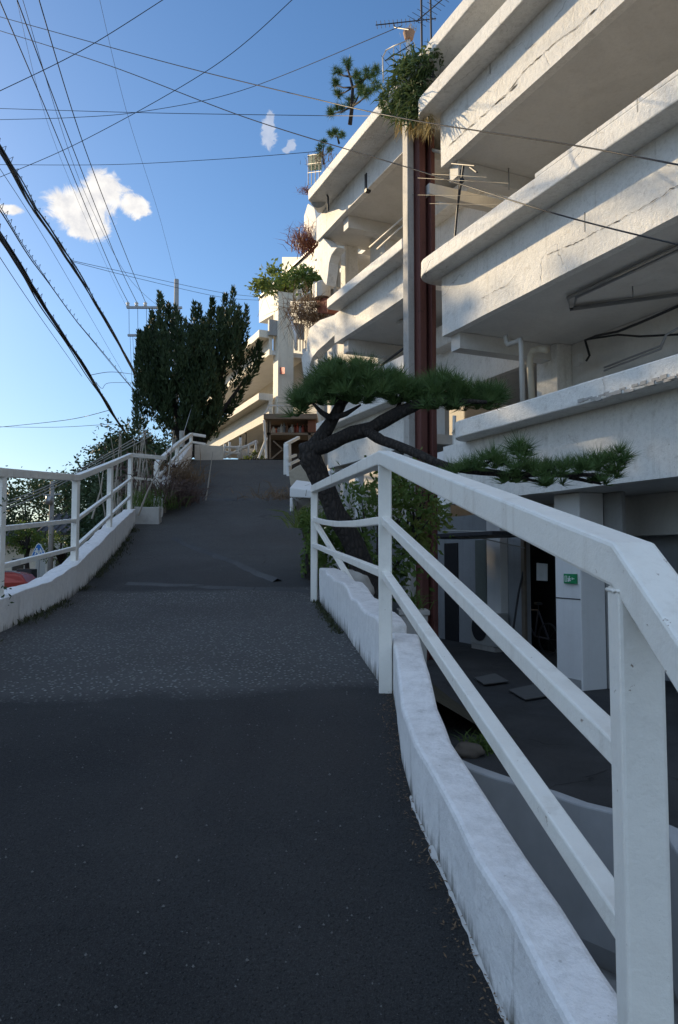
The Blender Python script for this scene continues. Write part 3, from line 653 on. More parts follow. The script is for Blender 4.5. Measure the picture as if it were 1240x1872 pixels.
q = MB(); wbox(q, 9.575, 9.598, T(888, 9.57), T(868, 9.57), -1.3, .4); q.build('grey_door', plain('grey_green_door', (.16, .18, .16)), rw)
q = MB(); wbox(q, 9.0, 9.2, 2, T(960, 9.0), .35, .98); q.build('cross_beam', MSOF, rw)
q = MB(); wbox(q, 7.5, 9.0, T(900, 7.5), T(770, 7.9), .40, .46); q.build('canopy', MDARK, rw)
q = MB(); wbox(q, 7.30, 7.45, TR, T(801, 7.3), .78, 1.98); q.build('end_panel', MWC, rw)
# drain pipes and conduits
def pipe(root, pts, r, m=MPIPE, name='drain_pipe'):
    mb = MB(); mb.tube(pts, r, 10); return mb.build(name, m, root, smooth=True)
pipe(rw, [aq(925, 614, 8.0), aq(926, 624, 8.0), aq(930, 630, 8.0), aq(946, 624, 8.0), aq(951, 621, 8.0), aq(953, 628, 8.0), aq(956, 740, 8.0)], .045)
pipe(rw, [aq(1000, 640, 8.6), aq(985, 638, 8.6), aq(974, 642, 8.6), aq(970, 652, 8.6), aq(969, 665, 8.6), aq(973, 735, 8.6)], .06, plain('old_pipe', (.55, .50, .40)))
zs = 4.10
def cq(px, q, z): r = (px - 620) / FPX; Y = q / (.914 * r + .405); return Vector((r * Y, Y, z))
for k in (0, .09):
    pipe(rw, [Wp(7.95 + k, -8, zs), Wp(7.95 + k, T(1047, 7.95) - k, zs), Wp(8.35, T(1050, 8.35) - k, zs), Wp(9.8, T(1330, 9.8), zs)], .028, MSTEEL, 'conduit')
pipe(rw, [cq(1168, 8.6, 4.15), cq(1168, 8.6, 3.98)], .012, MSTEEL, 'pipe_hanger')
pipe(rw, [aq(1072, 660, 9.5), aq(1078, 650, 9.5), aq(1070, 622, 9.5), aq(1090, 614, 9.3), aq(1130, 606, 9.2), aq(1175, 588, 9.1), aq(1250, 555, 9.0)], .022, MCABLE, 'conduit')
pipe(rw, [aq(1075, 620, 9.5), aq(1130, 612, 9.5), aq(1170, 615, 9.5), aq(1250, 611, 9.5)], .018, MCABLE, 'conduit')
for k in (0, 6): pipe(rw, [aq(1105, 672 + k, 9.6), aq(1208, 632 + k, 9.3), aq(1218, 612, 9.3), aq(1240, 600, 9.3)], .018, MSTEEL, 'conduit')
q = MB(); wbox(q, 9.50, 9.55, TC - .60, TC - .24, 1.9, 2.35); q.build('meter_board', plain('grey_board', (.40, .38, .34)), rw, bevel=.01)
q = MB(); q.box(*[tuple(min(a, b) for a, b in zip(aq(1049, 668, 9.5), aq(1060, 652, 9.45))), tuple(max(a, b) + .06 for a, b in zip(aq(1049, 668, 9.5), aq(1060, 652, 9.45)))]); q.build('meter_box', MPIPE, rw, bevel=.01)
pipe(rw, [aq(790, 274, 7.5), aq(815, 281, 7.5)], .035, plain('old_pipe', (.55, .50, .40)), 'spout')
pipe(rw, [cq(940, 8.5, 7.42), cq(940, 8.5, 7.0)], .012, MSTEEL, 'pipe_hanger')
q = MB(); p = aq(912, 300, 8.4); q.tube([p, p + Vector((0, 0, .35))], .05, 10); q.build('drain_pipe', MPIPE, rw, smooth=True)
pipe(rw, [aq(830, 832, 7.6), aq(831, 760, 7.6)], .035, MPIPE)

# ---------------- middle wing
QM = 7.57
mw = thing('apartment_building', Wp(QM, T(660, QM), -1.95), 'middle white gallery building beyond the red column, with arched end', 'building')
t0m = T(738, 7.17)
lev(mw, QM, t0m, T(612, QM), 5.57, 6.32, 6.55, .40, T(597, 7.2), .12, depth=2.6, endq=.16)
lev(mw, QM, t0m, T(600, QM), 2.34, 3.30, 3.52, .35, depth=2.6)
for px, z0, z1 in ((692, 5.78, 8.80), (690, 2.6, 5.57), (668, 2.6, 5.57), (640, 2.6, 5.57)):
    colbox(mw, 8.9, 9.25, T(px + 14, 8.9), T(px - 14, 8.9) , z0, z1)
for zz in (8.80, 5.57):
    for px in (630, 690):
        mb = MB(); wbox(mb, QM + .151, 9.6, T(px, 8.6) - .14, T(px, 8.6) + .14, zz - .32, zz - .001); mb.build('cross_beam', MSOF, mw)
q = MB(); wbox(q, 10.17, 10.3, t0m + 3.2, T(600, 10.2), -1.9, 8.8); q.build('gallery_wall', MSOF, mw)
q = MB(); wbox(q, 8.2, 8.32, T(742, 8.2), T(701, 8.2), Zq(741, 683, 8.2), Zq(741, 648, 8.2)); q.build('stair_panel', MWC, mw, bevel=.01)
pipe(mw, [aq(697, 668, 8.3), aq(742, 634, 8.3)], .03, MDARK, 'stair_rail'); pipe(mw, [aq(699, 677, 8.3), aq(742, 645, 8.3)], .02, MDARK, 'stair_rail')
for a, b in (((676, 452), (742, 394)), ((690, 455), (742, 408))): pipe(mw, [aq(*a, 8.2), aq(*b, 8.2)], .022, MPIPE, 'clothes_rail')
q = MB(); q.tube([aq(688, 585, 8.5), aq(742, 589, 8.2)], .05, 8); q.build('lamp_tube', MPIPE, mw)
for px in (604, 612, 628, 655): colbox(mw, 7.75, 7.92, T(px + 3, 7.8), T(px - 3, 7.8), -1.95, 2.34, MWC, 'post')
q = MB(); wbox(q, QM - .02, QM + .10, T(578, QM) - 3.2, T(578, QM) - 3.1, 8.75, 9.2); q.build('rain_hopper', MDARK, mw)
# the arched end: curved fins hanging at each floor's far end
def fin(root, pts, q, th, m=MW, name='arched_fin'):
    mb = MB(); mb.slab([aq(px, py, q) for px, py in pts], M_ * th); return mb.build(name, m, root, bevel=.012)
fin(mw, [(563, 372), (556, 395), (556, 415), (563, 432), (578, 440), (578, 400), (575, 380)], 8.0, .3)
fin(mw, [(588, 432), (583, 440), (579, 462), (579, 480), (584, 500), (592, 516), (597, 522), (600, 500), (602, 480), (606, 466), (614, 455), (617, 452), (606, 452)], 7.62, .28)
fin(mw, [(613, 575), (613, 612), (596, 628), (580, 642), (571, 654), (566, 668), (565, 690), (556, 690), (553, 672), (551, 654), (560, 640), (562, 622), (566, 600), (585, 585)], 7.7, .28)
pipe(mw, [aq(607, 440, 7.9), aq(612, 500, 7.9), aq(613, 535, 7.9)], .04, MPIPE); pipe(mw, [aq(617, 460, 8.0), aq(619, 525, 8.0)], .05, MPIPE)
colbox(mw, 8.4, 8.8, T(632, 8.4), T(623, 8.4), 6.5, 8.8)
# balcony box with two tanks and a brick stack at the far end
bq = 8.6
q = MB(); q.slab([aq(530, 550, bq), aq(600, 550, bq), aq(600, 560, bq), aq(545, 584, bq), (aq(533, 580, bq))], M_ * 1.4); q.build('balcony_box', MGREY, mw, bevel=.02)
q = MB(); q.slab([aq(578, 545, 8.3), aq(600, 545, 8.3), aq(600, 572, 8.3), aq(580, 572, 8.3)], M_ * .5); q.build('brick_pier', MBRICK, mw)
for i in range(9):
    q = MB(); q.tube([aq(528 + i * 5.2, 602 + i * 3.4, 8.7), aq(528 + i * 5.2, 632 + i * 2.6, 8.7)], .022, 6); q.build('baluster', MFAR, mw)
pipe(mw, [aq(527, 568, 8.4), aq(541, 612, 8.4), aq(542, 640, 8.4)], .05, MWC, 'pole')
pipe(mw, [aq(558, 640, 8.0), aq(565, 690, 8.0)], .10, MPIPE, 'chute')

# ---------------- far wing
QF = 10.85
fw = thing('apartment_building', Wp(QF, T(493, QF), 3.27), 'far cream apartment block with sunlit balconies above the crest', 'building')
tf0 = T(507, QF); tf1 = T(400, QF)
lev(fw, QF - .42, tf0, tf1 + 3, 9.15, 9.9, 10.25, .48, mwall=MFAR, depth=3.5); lev(fw, QF - .42, tf0, tf1 + 3, 6.2, 7.05, 7.36, .48, mwall=MFAR, depth=3.5)
q = MB(); wbox(q, QF + 1.4, QF + 1.6, tf0 - 8, tf1 + 1, 3.2, 10.0); q.build('gallery_wall', MFAR, fw)
q = MB(); q.slab([aq(474, 543, 11.6), aq(560, 462, 11.6), aq(592, 432, 11.6), aq(592, 520, 11.6), aq(474, 590, 11.6)], M_ * 4); q.build('top_storey', MFAR, fw)
q = MB(); q.slab([aq(473, 542, 11.5), aq(560, 461, 11.5), aq(592, 431, 11.5), aq(592, 434, 11.5), aq(473, 545, 11.5)], M_ * 4.2); q.build('roof_edge', MDARK, fw)
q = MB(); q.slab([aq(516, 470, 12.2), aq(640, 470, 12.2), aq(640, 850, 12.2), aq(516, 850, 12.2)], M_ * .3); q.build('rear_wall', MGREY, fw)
colbox(fw, QF - .12, QF + .62, tf0 - .35, tf0 + .34, 3.2, 12.0, MFAR, 'pillar')
colbox(fw, QF + 1.2, QF + 1.75, tf0 - 2.2, tf0 - 1.7, 3.2, 10.4, MFAR, 'pillar')
q = MB(); wbox(q, QF + 2.2, QF + 6, tf0 - 9, tf0 - .6, 3.2, 11.0); q.build('stair_wall', MFAR, fw)
q = MB(); wbox(q, QF - .5, QF + 1.2, tf0 - .2, tf0 - .02, 10.0, 10.7); q.build('end_wall', MGREY, fw)
q = MB(); q.slab([aq(512, 672, QF - .14 + .12), aq(521, 672, QF), aq(521, 684, QF), aq(512, 684, QF)], Vector((0, -.05, 0)))
n = q.build('notice_board', plain('red_notice', (.55, .06, .04)), fw)
q = MB()
for i in range(2):
    for j in range(2):
        a = aq(513.2 + i * 4, 673.8 + j * 5, QF) - Vector((0, .08, 0)); q.box((a.x, a.y - .01, a.z - .085), (a.x + .07, a.y + .0, a.z))
q.build('notice_lettering', plain('white_lettering', (.8, .78, .75)), n)
for px in (421, 440, 450): pipe(fw, [aq(px, 838, QF - .3), aq(px, 760, QF - .3)], .035, MDARK, 'down_pipe')

# ---------------- the tall column between the wings
ct = thing('steel_column', Wp(7.9, T(767, 7.7), -1.95), 'tall oxide red steel column with a pale concrete strip between the two wings', 'column')
def TX(px, q, py=520):
    d = at(px, py, 1.0); k = q / (d.x * M_.x + d.y * M_.y); return (d.x * D_.x + d.y * D_.y) * k
q = MB(); wbox(q, 7.05, 7.19, TX(746.5, 7.05), TX(737, 7.05), -2.0, 8.82); wobble(q.build('concrete_strip', MCONC, ct, bevel=.012), .008)
q = MB(); wbox(q, 7.22, 7.36, TX(768, 7.22), TX(757.5, 7.22), -2.0, 8.80); wobble(q.build('steel_panel', MRUST, ct, bevel=.008), .006)
q = MB(); wbox(q, 7.44, 7.54, TX(789, 7.44), TX(778.5, 7.44), -2.0, 8.79); wobble(q.build('steel_panel', MRUST, ct, bevel=.008), .006)
q = MB(); wbox(q, 7.19, 7.44, TX(764, 7.3), TX(759, 7.3), -2.0, 8.7); q.build('steel_web', MRUST, ct)
for px, qq in ((758.5, 7.22), (779.5, 7.44)):
    q = MB(); t_ = TX(px, qq); wbox(q, qq - .03, qq + .08, t_ - .016, t_ + .016, -2, 8.78); q.build('steel_rib', MRUST, ct)
# ================================================================== things on the building and in the yard
t = thing('exit_sign', Wp(7.7, tp + .25, -.1), 'small green emergency exit sign with running figure on the white ground floor pillar', 'sign')
c0 = T(1052, 7.70); c1 = T(1030, 7.70); zb_, zt_ = Zq(1041, 1067, 7.7), Zq(1041, 1049, 7.7)
q = MB(); wbox(q, 7.69, 7.727, c0, c1, zb_, zt_); q.build('plate', plain('sign_green', (.02, .26, .10), .4), t, bevel=.004)
q = MB(); w_ = c1 - c0; h_ = zt_ - zb_
def sr(u0, u1, v0, v1): wbox(q, 7.683, 7.692, c1 - u1 * w_, c1 - u0 * w_, zb_ + v0 * h_, zb_ + v1 * h_)
sr(.46, .53, .62, .78); sr(.42, .54, .40, .60); sr(.36, .45, .46, .54); sr(.52, .62, .5, .56); sr(.38, .46, .2, .40); sr(.50, .60, .26, .42)
sr(.70, .90, .47, .55); sr(.70, .76, .40, .62); sr(.12, .15, .2, .8); sr(.15, .27, .2, .25); sr(.15, .27, .75, .8); sr(.27, .30, .2, .8)
q.build('pictogram', plain('sign_white', (.75, .80, .76), .5), t)
a = aq(981, 1029, 9.3); b = aq(1000, 1062, 9.3)
q = MB(); q.slab([aq(981, 1029, 9.3), aq(1000, 1031, 9.3), aq(1000, 1062, 9.3), aq(981, 1061, 9.3)], M_ * .02); tag(q.build('paper_notice', plain('paper', (.75, .75, .73), .8), loc=a), 'white paper notice hanging in the dark doorway', 'notice')
t = thing('air_conditioner', aq(880, 1176, 9.2), 'round fan outdoor unit standing against the grey ground floor wall', 'air conditioner')
q = MB(); wbox(q, 9.22, 9.52, T(905, 9.2), T(857, 9.2), -1.85, -1.15); q.build('casing', plain('ac_casing', (.40, .40, .38), .5), t, bevel=.02)
q = MB(); q.disc(Wp(9.215, T(873, 9.2), -1.5), M_, .27, .02, 24); q.build('fan_grille', MDARK, t)
q = MB(); wbox(q, 9.2, 9.5, T(902, 9.2), T(860, 9.2), -1.95, -1.85); q.build('foot', MCONC, t)
# bicycle leaning in the dark doorway
t = thing('bicycle', aq(990, 1205, 9.3), 'old bicycle parked in the dark doorway', 'bicycle')
bw = [Wp(9.95, T(1000, 9.95), -1.63), Wp(9.95, T(1000, 9.95) + 1.02, -1.63)]
for w in bw:
    q = MB(); q.tube([w + D_ * math.cos(k * .3142) * .31 + Vector((0, 0, math.sin(k * .3142) * .31)) for k in range(21)], .02, 6); o = q.build('wheel', MDARK, t)
    q = MB(); [q.tube([w, w + D_ * math.cos(k * .785) * .31 + Vector((0, 0, math.sin(k * .785) * .31))], .004, 4) for k in range(8)]; q.build('spoke', MDARK, o)
q = MB(); st_ = bw[0].lerp(bw[1], .42) + Vector((0, 0, .02)); se = bw[0].lerp(bw[1], .3) + Vector((0, 0, .55)); hd = bw[0].lerp(bw[1], .86) + Vector((0, 0, .55))
for a, b in ((bw[0], st_), (st_, se), (se, hd), (st_, hd), (bw[0], se), (hd, bw[1])): q.tube([a, b], .018, 6)
q.build('frame', plain('bike_frame', (.10, .10, .12), .4, .3), t)
q = MB(); q.tube([hd, hd + Vector((0, 0, .18)), hd + Vector((0, 0, .2)) + M_ * -.25], .013, 6); q.tube([hd + Vector((0, 0, .18)), hd + Vector((0, 0, .2)) + M_ * .25], .013, 6); q.build('handlebar', MDARK, t)
q = MB(); q.tube([se, se + Vector((0, 0, .12))], .014, 6); q.box(tuple(se + Vector((-.06, -.12, .12))), tuple(se + Vector((.06, .12, .17)))); q.build('saddle', MDARK, t, bevel=.02)
q = MB(); q.tube([aq(936, 1168, 9.3), aq(948, 1085, 9.45), aq(957, 1045, 9.55)], .022, 6); tag(q.build('leaning_pole', MDARK, loc=aq(936, 1168, 9.3)), 'thin dark pole leaning on the wall left of the dark doorway', 'pole')
pipe(rw, [aq(806, 970, 7.6), aq(900, 972, 7.8), aq(985, 984, 8.2)], .012, MPIPE, 'conduit'); pipe(rw, [aq(806, 981, 7.7), aq(880, 984, 8.0), aq(960, 1002, 8.6)], .010, MPIPE, 'conduit')
q = MB(); wbox(q, 9.54, 9.6, T(960, 9.55) + .03, T(957, 9.55) + .08, -1.95, .98); q.build('door_frame', MWOOD2, rw)
q = MB(); wbox(q, 7.715, 7.728, tp + .03, tp + .53, -1.96, -1.80); q.build('skirting', MGREY, rw)
q = MB(); wbox(q, 7.722, 7.728, tp + .01, tp + .55, -.62, -.605); q.build('joint_line', MDARK, rw)
# flattened cardboard, stones, pot and grass in the yard
def floorpt(px, py, z): d = at(px, py, 1); return Vector((d.x / d.z * z, z / d.z, z))
lb = ['flat grey board lying in the yard, nearest the white pillar', 'flat board lying in the yard left of the other board']
for i, (pp, l) in enumerate(zip([[(930, 1262), (985, 1250), (1020, 1270), (960, 1280)], [(868, 1240), (905, 1232), (930, 1246), (885, 1252)]], lb)):
    q = MB(); q.slab([floorpt(x, y, -1.925 + .01 * i) for x, y in pp], (0, 0, .012)); tag(q.build('board', plain('weathered_board', (.10, .097, .092), .9), loc=floorpt(*pp[0], -1.94)), l, 'board', 'boards lying in the yard')
def rock(name, c, r, m, label, sq=(1, 1, .6), seed=0):
    bm = bmesh.new(); bmesh.ops.create_icosphere(bm, subdivisions=3, radius=1)
    q = MB(); q.v = [Vector(c) + Vector((v.co.x * sq[0], v.co.y * sq[1], v.co.z * sq[2])) * r * (1 + .35 * noise.noise(v.co * 1.4 + Vector((seed, 0, 0))) + .1 * noise.noise(v.co * 4)) for v in bm.verts]
    q.f = [tuple(v.index for v in f.verts) for f in bm.faces]; bm.free(); return tag(q.build(name, m, loc=c, smooth=True), label, 'stone')
rock('stone', floorpt(856, 1372, -1.9), .14, plain('brown_stone', (.12, .10, .08), .9), 'rounded brown stone in the yard beside the ramp wall', (1, 1, .6), 2)
rock('stone', (at(620, 1068, 7.6).x + .12, 7.55, -.30), .22, MCONC, 'grey boulder behind the short broken wall, at the foot of the pine', (1, .8, .8), 6)
def blades(name, c, n, h, spread, m, label, cat='plant', seed=0, lean=.5, w=.012, group=None, down=0.0, stuff=False, rad=None):
    r = random.Random(seed); q = MB(); c = Vector(c)
    for _ in range(n):
        o = Vector((r.gauss(0, 1) * (rad[0] if rad else spread * .5), r.gauss(0, 1) * (rad[1] if rad else spread * .5), (r.random() * rad[2]) if rad else 0))
        d = Vector((r.gauss(0, lean), r.gauss(0, lean), 1 - down * 2 * r.random())).normalized(); L = h * r.uniform(.5, 1.2); p = c + o; s_ = d.cross(rv(r)).normalized() * w / 2
        m1 = p + d * L * .55; e = m1 + (d * .6 + Vector((d.x, d.y, -.35))).normalized() * L * .5
        q.add([p - s_, p + s_, m1 + s_ * .8, m1 - s_ * .8, e], [(0, 1, 2, 3), (3, 2, 4)])
    o = q.build(name, m, loc=c); tag(o, label, cat, group); return o
blades('grass_tuft', floorpt(885, 1372, -1.95), 160, .26, .16, LGRN, 'dark tuft of grass beside the brown stone', seed=4)
t = thing('plant_pot', floorpt(755, 1180, -1.95), 'square concrete plant pot behind the handrail at the foot of the red column', 'plant pot')
c = at(755, 1135, 9.2); q = MB()
def potring(s, z): return [Vector((c.x - s, c.y - s, z)), Vector((c.x + s, c.y - s, z)), Vector((c.x + s, c.y + s, z)), Vector((c.x - s, c.y + s, z))]
q.loft([potring(.13, -1.95), potring(.17, c.z + .14)], cap=True); q.build('pot', MCONC, t, bevel=.01)
q = MB(); q.loft([potring(.19, c.z + .08), potring(.19, c.z + .141)]); q.build('rim', MCONC, t, bevel=.01)
blades('fern', (c.x, c.y, c.z + .14), 70, .35, .12, LGRN, 'small green plant growing in the square concrete pot', seed=9)

# aerials
def yagi(root, c, dr, L, n, el, m=MSTEEL, name='aerial_boom', r=.012):
    dr = Vector(dr).normalized(); e = dr.cross(Vector((0, 0, 1))).normalized(); q = MB(); q.tube([Vector(c) - dr * L / 2, Vector(c) + dr * L / 2], r, 6); o = q.build(name, m, root)
    for i in range(n):
        p = Vector(c) + dr * L * (i / (n - 1) - .5) * .96; k = el * (.7 + .6 * i / n); q = MB(); q.tube([p - e * k, p + e * k], r * .5, 4); q.build('element', m, o)
t = thing('tv_aerial', aq(772, 140, 7.2), 'tall television aerial with toothed boom beside the spiky plant on the top ledge', 'aerial')
q = MB(); q.tube([aq(772, 140, 7.2), aq(770, -40, 7.2)], .022, 8); q.build('mast', MDARK, t)
q = MB(); q.tube([aq(789, 95, 7.2), aq(787, -20, 7.2)], .020, 8); q.build('mast', MDARK, t)
yagi(t, aq(742, 40, 7.2), (-1, .15, 0), 1.25, 15, .09, MDARK)
yagi(t, aq(730, 95, 7.2), (-1, .6, -.25), .7, 5, .16, MDARK); yagi(t, aq(790, 15, 7.2), (-.6, .8, 0), .9, 8, .2, MDARK)
q = MB(); q.tube([aq(772, 125, 7.2), aq(792, 124, 7.2), aq(792, 138, 7.1)], .018, 6); q.tube([aq(772, 138, 7.2), aq(795, 141, 7.1)], .018, 6); q.build('bracket', MDARK, t)
q = MB(); q.tube([aq(720, 44, 7.2), aq(722, 50, 7.2), aq(748, 54, 7.2)], .014, 6); q.build('brace', MDARK, t)
t = thing('tv_aerial', aq(828, 470, 7.35), 'leaning aerial mast on the rounded ledge in front of the rear gallery', 'aerial')
q = MB(); q.tube([aq(829, 470, 7.35), aq(836, 385, 7.35), aq(848, 300, 7.35)], .02, 8); q.build('mast', MDARK, t)
q = MB(); q.tube([aq(833, 420, 7.3), aq(842, 310, 7.3)], .012, 6); q.build('cable', MCABLE, t)
for (a, b) in (((760, 325), (930, 335)), ((737, 356), (890, 358)), ((786, 372), (950, 375)), ((790, 318), (890, 324))):
    q = MB(); q.tube([aq(*a, 7.15), aq(*b, 7.15)], .0045, 5); q.build('element', MDARK, t)
q = MB(); q.tube([aq(826, 299, 7.3), aq(868, 303, 7.3)], .014, 6); q.tube([aq(860, 306, 7.3), aq(872, 315, 7.3)], .02, 6); q.build('head', MDARK, t)
q = MB(); q.disc(aq(844, 330, 7.3), (0, 1, 0), .05, .06, 10); q.build('junction_box', MDARK, t, bevel=.01)

# roof terrace: hoop rail, pot, pines, rack
zr = 9.72
t = thing('roof_railing', aq(703, 150, 7.4), 'thin white hooped railing on the roof behind the spiky plant', 'railing')
q = MB(); hp = [aq(701, 150, 7.4), aq(700, 105, 7.4), aq(706, 92, 7.4), aq(720, 84, 7.4), aq(745, 74, 7.4)]; q.tube(hp, .016, 8); q.build('hoop', MPIPE, t, smooth=True)
for px, pt in ((720, 84), (732, 79), (744, 75)):
    q = MB(); q.tube([aq(px, pt, 7.4), aq(px, 150, 7.4)], .012, 6); q.build('baluster', MPIPE, t)
t = thing('plant_pot', aq(748, 72, 7.6), 'terracotta pot on a stand at the roof edge with dry grass', 'plant pot')
q = MB(); cpt = aq(748, 72, 7.6); q.tube([cpt, cpt + Vector((0, 0, .16))], [.09, .13], 14); q.build('pot', plain('terracotta', (.35, .20, .12), .8), t)
q = MB(); q.tube([cpt - Vector((0, 0, .8)), cpt], .03, 6); q.build('stand', MPIPE, t)
blades('dry_grass', cpt + Vector((0, 0, .16)), 60, .14, .14, LSTRAW, 'dry straw grass growing from the terracotta pot on the roof', seed=21)

def tufts(mb, pts, n, L, w, r, bias=.75):
    for p, d in pts:
        for _ in range(n):
            v = rv(r).normalized(); v = (v + Vector(d) * bias).normalized(); sv = v.cross(rv(r)).normalized()
            mb.needle(Vector(p) + v * .01, v, L * r.uniform(.7, 1.15), w, sv)
def small_pine(name, trunk, tips, seed, label, L=.16, n=40, r0=.05, per=5, sp=.10):
    r = random.Random(seed); t = thing(name, trunk[0], label, 'tree', 'small pines on the roof edge'); q = MB(); q.tube(trunk, [r0 * (1 - .6 * i / (len(trunk) - 1)) for i in range(len(trunk))], 7)
    pts = []
    for (bi, tip) in tips:
        b = Vector(trunk[bi]); tip = Vector(tip); mid = b.lerp(tip, .5) + Vector((0, 0, -.04)); q.tube([b, mid, tip], [r0 * .5, r0 * .35, r0 * .15], 6)
        for _ in range(per + 3): pts.append((tip + rv(r) * sp, Vector((rv(r).x * .4, rv(r).y * .4, .6))))
    q.build('trunk', MBARK, t, smooth=True); q = MB(); tufts(q, pts, n, L, .006, r); q.build('foliage', LPIN, t); return t
qp = 7.5
small_pine('pine_tree', [aq(640, 228, qp), aq(644, 195, qp), aq(645, 160, qp), aq(640, 140, qp), aq(634, 122, qp)],
           [(3, aq(635, 120, qp)), (3, aq(618, 132, qp)), (2, aq(612, 155, qp)), (2, aq(617, 172, qp)), (3, aq(650, 135, qp)), (2, aq(672, 138, qp)), (2, aq(684, 130, qp)), (1, aq(660, 165, qp)), (1, aq(688, 158, qp)), (1, aq(622, 198, qp)), (1, aq(606, 208, qp)), (1, aq(672, 172, qp)), (1, aq(640, 185, qp)), (2, aq(660, 152, qp))], 11, 'largest pine on the roof edge, airy with a bare forked trunk', .17, 46, .055, 5, .12)
small_pine('pine_tree', [aq(620, 262, qp), aq(617, 250, qp), aq(614, 243, qp)], [(2, aq(614, 240, qp)), (1, aq(606, 246, qp)), (1, aq(624, 248, qp))], 12, 'little pine tuft on the roof edge between the other two pines', .13, 40, .03, 4, .07)
small_pine('pine_tree', [aq(592, 300, qp), aq(590, 285, qp), aq(592, 268, qp)], [(2, aq(592, 262, qp)), (1, aq(584, 272, qp)), (1, aq(603, 275, qp)), (1, aq(586, 282, qp))], 13, 'small pine nearest the left end of the roof edge, beside the green rack', .12, 34, .03, 4, .08)
blades('dry_shrub', aq(596, 296, 7.3), 160, .22, .5, LDRY, 'brown dry shrub on the roof edge under the small pine', seed=30)
t = thing('wire_rack', aq(572, 330, 7.5), 'dark wire rack with green netting at the far end of the roof edge', 'rack')
q = MB()
for px in (564, 570, 577, 584): q.tube([aq(px, 338, 7.5), aq(px, 284, 7.5)], .012, 5)
for py in (284, 300, 316): q.tube([aq(563, py, 7.5), aq(588, py - 3, 7.5)], .010, 5)
q.build('frame', MDARK, t)
q = MB(); q.slab([aq(565, 283, 7.55), aq(588, 280, 7.55), aq(588, 300, 7.55), aq(565, 303, 7.55)], (0, .3, 0)); q.build('netting', plain('green_net', (.03, .12, .10), .8), t)
blades('dry_twigs', aq(560, 352, 7.5), 90, .3, .2, LRED, 'sprig of dark twigs poking out below the roof corner', seed=31, lean=1.0)
t = thing('satellite_dish', aq(584, 370, 7.3), 'grey dish on a bracket under the far corner of the roof slab', 'dish')
q = MB(); cdish = aq(582, 366, 7.25); ring = []
for k, (rr_, dd) in enumerate(((.02, .08), (.14, .06), (.22, .02), (.235, 0))):
    ring.append([cdish + Vector((math.cos(a * .3927) * rr_ * .95, dd - .05, math.sin(a * .3927) * rr_)) for a in range(16)])
q.loft(ring); q.build('bowl', plain('dish_grey', (.45, .46, .46), .5), t, smooth=True)
q = MB(); q.tube([aq(566, 352, 7.3), aq(596, 352, 7.3), aq(600, 360, 7.3), aq(600, 385, 7.3)], .025, 6); q.build('bracket', MDARK, t)

# plants on the building
def big_spiky(c, n, seed):
    r = random.Random(seed); t = thing('spiky_plant', c, 'large dark spiky plant spilling over the end of the top ledge above the red column', 'plant'); q = MB(); q2 = MB()
    cl = [(aq(px, py, 7.05), s) for px, py, s in ((735, 155, 1), (755, 140, 1), (775, 120, .9), (745, 180, 1), (720, 170, .9), (725, 200, .9), (750, 210, 1), (765, 165, 1), (790, 105, .6), (740, 125, .8), (770, 195, .9), (712, 190, .7), (758, 120, .9))]
    for _ in range(n):
        p0, s = r.choice(cl); p = p0 + rv(r) * .24; d = (rv(r).normalized() + Vector((-.25, -.25, .15))).normalized(); L = .42 * s * r.uniform(.5, 1.1); sd_ = d.cross(rv(r)).normalized() * .016
        m1 = p + d * L * .5; e = m1 + (d + Vector((0, 0, -.9))).normalized() * L * .5
        q.add([p - sd_, p + sd_, m1 + sd_, m1 - sd_, e], [(0, 1, 2, 3), (3, 2, 4)])
    q.build('green_leaf_blades', LBLU, t)
    for _ in range(420):
        p = aq(r.uniform(728, 790), r.uniform(212, 235), 7.1) + rv(r) * .1; L = r.uniform(.12, .35); d = Vector((r.gauss(0, .35), r.gauss(0, .35), -1)).normalized(); sd_ = d.cross(rv(r)).normalized() * .01
        q2.add([p - sd_, p + sd_, p + d * L], [(0, 1, 2)])
    q2.build('dead_leaf_blades', LSTRAW, t)
big_spiky(aq(750, 220, 7.1), 1500, 17)
def shrub(name, c, rad, n, size, m, label, seed, clumps=14, stems=5, cat='shrub', group=None, spread=.33, asp=.5, mst=MBARK):
    t = thing(name, Vector(c) - Vector((0, 0, rad[2])), label, cat, group); r = random.Random(seed); q = MB(); b = Vector(c) - Vector((0, 0, rad[2]))
    for _ in range(stems):
        v = rv(r); e = Vector(c) + Vector((v.x * rad[0], v.y * rad[1], abs(v.z) * rad[2])) * .8; q.tube([b + Vector((v.x, v.y, 0)) * .1, b.lerp(e, .5) + rv(r) * .1, e], [.03, .02, .008], 5)
    q.build('stem', mst, t); q = MB(); leaves(q, c, rad, n, size, clumps, spread, .1, asp, .4, seed); q.build('foliage', m, t); return t
shrub('balcony_shrub', aq(507, 530, 11.0), (1.0, 1.0, .95), 1500, .22, LYEL, 'sunlit yellow green shrub growing on the balcony corner of the far block', 41, 16)
shrub('balcony_shrub', aq(558, 514, 10.0), (.8, .7, .42), 900, .17, LGRN, 'dark green shrub behind the tanks, right of the sunlit yellow shrub', 42, 14)
blades('dry_shrub', aq(563, 462, 8.0), 420, .75, .5, LRED, 'reddish dry bush hanging beside the arched fin under the roof', seed=43, lean=.45, w=.02, rad=(.22, .3, .3))
blades('dead_vine', aq(568, 580, 8.2), 520, .95, .5, LDRY, 'brown dead vines hanging from the balcony box in front of the arch', seed=44, lean=.35, w=.018, down=1.0, rad=(.42, .3, .35))
